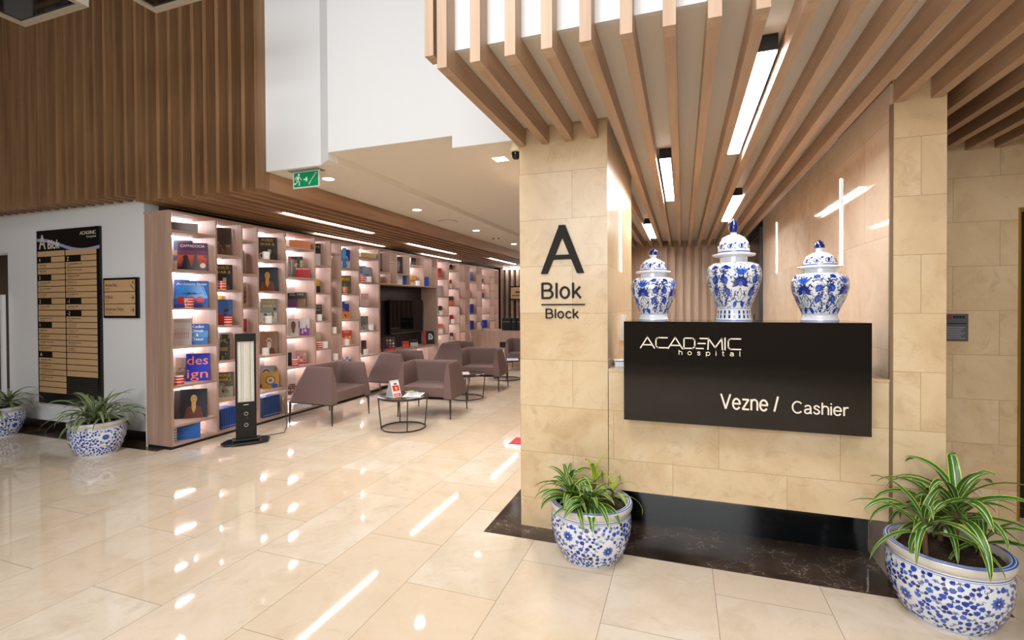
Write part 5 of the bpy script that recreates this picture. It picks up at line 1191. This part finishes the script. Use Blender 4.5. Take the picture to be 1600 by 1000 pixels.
leaflet_holder('clear leaflet stand with red leaflets on the nearest round table', -3.06, 4.70, .374, 1.15)
leaflet_holder('clear leaflet stand on the farthest round table', -3.22, 8.55, .374, 1.0)
def magazine(label, x, y, z, rz, w, h, cols):
    t = thing('magazine', label, 'magazine', (x, y, z+.0008), rz, 'magazines lying on the round tables')
    b = MB().box(-w/2, w/2, -h/2, h/2, 0, .005, M_PAGE); F = (V((-w/2, -h/2, .0054)), X, Y)
    b.rect(F, .005, w-.005, .005, h-.005, col(cols[0], .35)); F2 = (V((-w/2, -h/2, .0058)), X, Y)
    b.rect(F2, .02, w-.02, h*.55, h*.9, col(cols[1], .35)); b.disc(F2, w*.4, h*.3, w*.2, h*.1, col(cols[2], .4)); b.build('cover', t)
magazine('open white magazine with blue pictures lying on the nearest round table', -2.90, 4.86, .374, .3, .20, .27, ('e6e8ec', 'a8bcd4', '8a94a4'))
magazine('small colourful card lying at the back of the nearest round table', -3.02, 5.02, .374, 1.1, .10, .14, ('3a5a3c', 'd8c83a', 'e8e8e8'))
magazine('white magazine lying on the second round table', -3.12, 6.62, .374, .5, .21, .28, ('ece8e8', 'd8d0d8', 'b8a8b0'))
magazine('white and blue magazine lying on the farthest round table', -3.02, 8.62, .374, .4, .21, .28, ('e6e8ee', '7a9ac8', 'c8ccd8'))
# ------------------------------------------------------------------ quartz heater
def heater():
    rz = math.atan2(4.28, 3.85)  # faces the visitor
    t = thing('tower_heater', 'black upright quartz tower heater on a low foot before the bookcase', 'heater', (-4.235, 3.80, 0), rz)
    hw = .094
    MB().prism([(-.20, -.10), (-.23, -.03), (-.17, .09), (.16, .10), (.22, .03), (.20, -.10), (.10, -.14), (-.08, -.14)], 2, .004, .028, col('141416', .2)).build('foot', t, bevel=.006)
    MB().prism([(-.12, -.07), (-.13, .05), (.13, .05), (.12, -.07)], 2, .0285, .05, M_BLACK).build('foot_collar', t, bevel=.006)
    b = MB(); b.box(-hw, hw, -.015, .05, .0505, 1.12, M_BLACK); b.box(-hw, -hw+.018, -.04, -.0151, .0505, 1.12, M_BLACK); b.box(hw-.018, hw, -.04, -.0151, .0505, 1.12, M_BLACK)
    b.box(-hw+.018, hw-.018, -.04, -.0151, 1.04, 1.12, M_BLACK); b.box(-hw+.018, hw-.018, -.04, -.0151, .0505, .42, M_BLACK); bo = b.build('body', t)
    MB().box(-hw+.019, hw-.019, -.0190, -.0152, .421, 1.039, col('ecebe4', .5, .1)).build('reflector', bo)
    b = MB()
    for s_ in (-.03, .03): b.tube([(s_, -.026, .44), (s_, -.026, 1.02)], .009, col('e4dcc0', .25), 10)
    b.build('quartz_tubes', bo)
    b = MB()
    for k in range(40): b.box(-hw+.018, hw-.018, -.0405, -.0395, .428+k*.0153, .4290+k*.0153, col('9a9a98', .3, .9))
    for k in range(3): b.box(-.045+k*.045-.001, -.045+k*.045+.001, -.0412, -.0406, .42, 1.04, col('9a9a98', .3, .9))
    b.build('grille', bo)
    for z_ in (.305, .19):
        k_ = MB(); pts = [(.021*math.cos(2*PI*j/20), -.0405, z_+.021*math.sin(2*PI*j/20)) for j in range(20)]
        k_.add(pts+[(p[0]*.9, -.055, z_+(p[2]-z_)*.9) for p in pts], [tuple(range(20)), tuple(range(20, 40))]+[(j, (j+1) % 20, 20+(j+1) % 20, 20+j) for j in range(20)], col('b9b9b9', .25, .8))
        k_.add([(p[0]*.6, -.0556, z_+(p[2]-z_)*.6) for p in pts], [tuple(range(20))], M_BLACK); k_.build('knob', bo)
    b = MB(); Fh = (V((0, -.0404, 0)), X, Z); b.rect(Fh, -.022, .022, .392, .398, M_LET); b.disc(Fh, .012, .262, .004, .004, col('d02020', .3)); b.build('marking', bo)
    inv = Matrix.Rotation(-rz, 3, 'Z'); o0 = V((-4.235, 3.80, 0))
    w_ = [(-4.25, 3.88, .06), (-4.27, 3.95, .012), (-4.20, 4.10, .006), (-4.15, 4.22, .006), (-4.25, 4.36, .05), (-4.42, 4.50, .20), (-4.60, 4.66, .30), (-4.685, 4.79, .33)]
    sm = []
    for i in range(len(w_)-1):
        for j in range(4): sm.append(V(w_[i]).lerp(V(w_[i+1]), j/4))
    sm.append(V(w_[-1])); MB().tube([inv @ (p-o0) for p in sm], .004, M_BLACK, 6).build('power_cable', t)
heater()
# ------------------------------------------------------------------ reception desk at the far end and things on it
t = thing('reception_desk', 'pale oak desk at the far end of the reading gallery', 'desk', (-3.4, 10.8, 0))
MB().box(-1.285, 2.2, -.37, -.34, 0, .79, M_SHELF).build('front_panel', t); MB().box(-1.29, 2.2, -.375, .35, .79, .81, M_SHELFY).build('desktop', t)
MB().box(-1.285, -1.255, -.34, .34, 0, .79, M_SHELF).build('side_panel', t)
MB().box(-.56, -.36, -.3715, -.3702, .42, .55, M_BLACK).build('cable_hatch', t)
for q, (xa, xb_) in enumerate(((-3.93, -3.72), (-3.70, -3.59), (-3.57, -3.30))):
    t = thing('document_box', ['left wide', 'narrow middle', 'right wide'][q]+' black document box on the far oak desk', 'box', ((xa+xb_)/2, 10.62, .8105), 0, 'black document boxes on the far desk'); hw = (xb_-xa)/2
    MB().box(-hw, hw, -.12, .12, 0, .27, M_BLACK).build('body', t); MB().box(-hw+.02, hw-.02, -.1215, -.1202, .19, .21, col('6a6e70', .4)).build('label_strip', t); MB().box(-hw-.002, hw+.002, -.122, .122, .2705, .285, M_BLACK).build('lid', t)
t = thing('desk_fan', 'small dark round headed stand on the left end of the far desk', 'fan', (-4.45, 10.6, .8105))
MB().lathe([(.05, 0), (.05, .008), (.01, .012)], M_BLACK, 20).build('base', t); MB().tube([(0, 0, .01), (0, 0, .09)], .006, M_BLACK, 8).build('stem', t)
MB().tube([(.05*math.cos(2*PI*k/24), 0, .14+.05*math.sin(2*PI*k/24)) for k in range(24)], .007, M_BLACK, 6, True).build('head', t)
t = thing('hanging_sign', 'tan and black room sign on the slats, cut off by the marble pillar', 'sign', (-4.13, 12.50, 1.72))
MB().box(-.31, .45, -.02, .02, -.185, .185, M_SGB).build('backing_panel', t)
b = MB(); FS = (V((0, -.0205, 0)), X, Z); FS2 = (V((0, -.0212, 0)), X, Z); b.rect(FS, -.28, .42, -.155, .155, DIRM); [b.rect(FS2, -.14+.045*q_, -.104+.045*q_, -.005, .05, M_LETD) for q_ in range(6)]; [b.rect(FS2, -.24+.04*q_, -.208+.04*q_, -.09, -.05, col('5a4630', .6)) for q_ in range(10)]; [b.rect(FS2, .0+.03*q_, .02+.03*q_, .085, .115, M_LETD) for q_ in range(2)]; b.build('face_plate', t)
t = thing('floor_sticker', 'red floor sticker just left of the marble pillar', 'sticker', (-1.56, 4.72, .0006), 0)
MB().box(-.10, .22, -.13, .13, 0, .0012, col('c22a3c', .4)).build('sheet', t)
# ------------------------------------------------------------------ things inside the cashier room
t = thing('intercom', 'small white intercom box on the polished wall left of the jars', 'intercom', (-.4215, 3.62, 1.14)); MB().box(0, .03, -.04, .04, 0, .18, M_WHITE).build('housing', t); MB().box(.0301, .032, -.02, .02, .1, .16, col('9aa0a4', .4)).build('speaker_grille', t)
t = thing('paper_stack', 'white and blue papers at the left end of the marble counter', 'papers', (-.365, 3.12, 1.0155), .2)
MB().box(-.045, .045, -.08, .08, 0, .03, col('dfe3e8', .6)).build('papers', t); MB().box(-.046, .046, -.081, -.06, .0305, .034, col('2a50a8', .5)).build('clip', t)
t = thing('card_terminal', 'grey card terminal behind the right end of the sign box', 'card terminal', (.93, 3.3, 1.0155), .2)
MB().box(-.04, .04, -.07, .07, 0, .05, col('5a5652', .4)).build('body', t, bevel=.006); MB().box(-.03, .03, .0, .06, .0505, .053, col('9aa89a', .3)).build('screen', t)
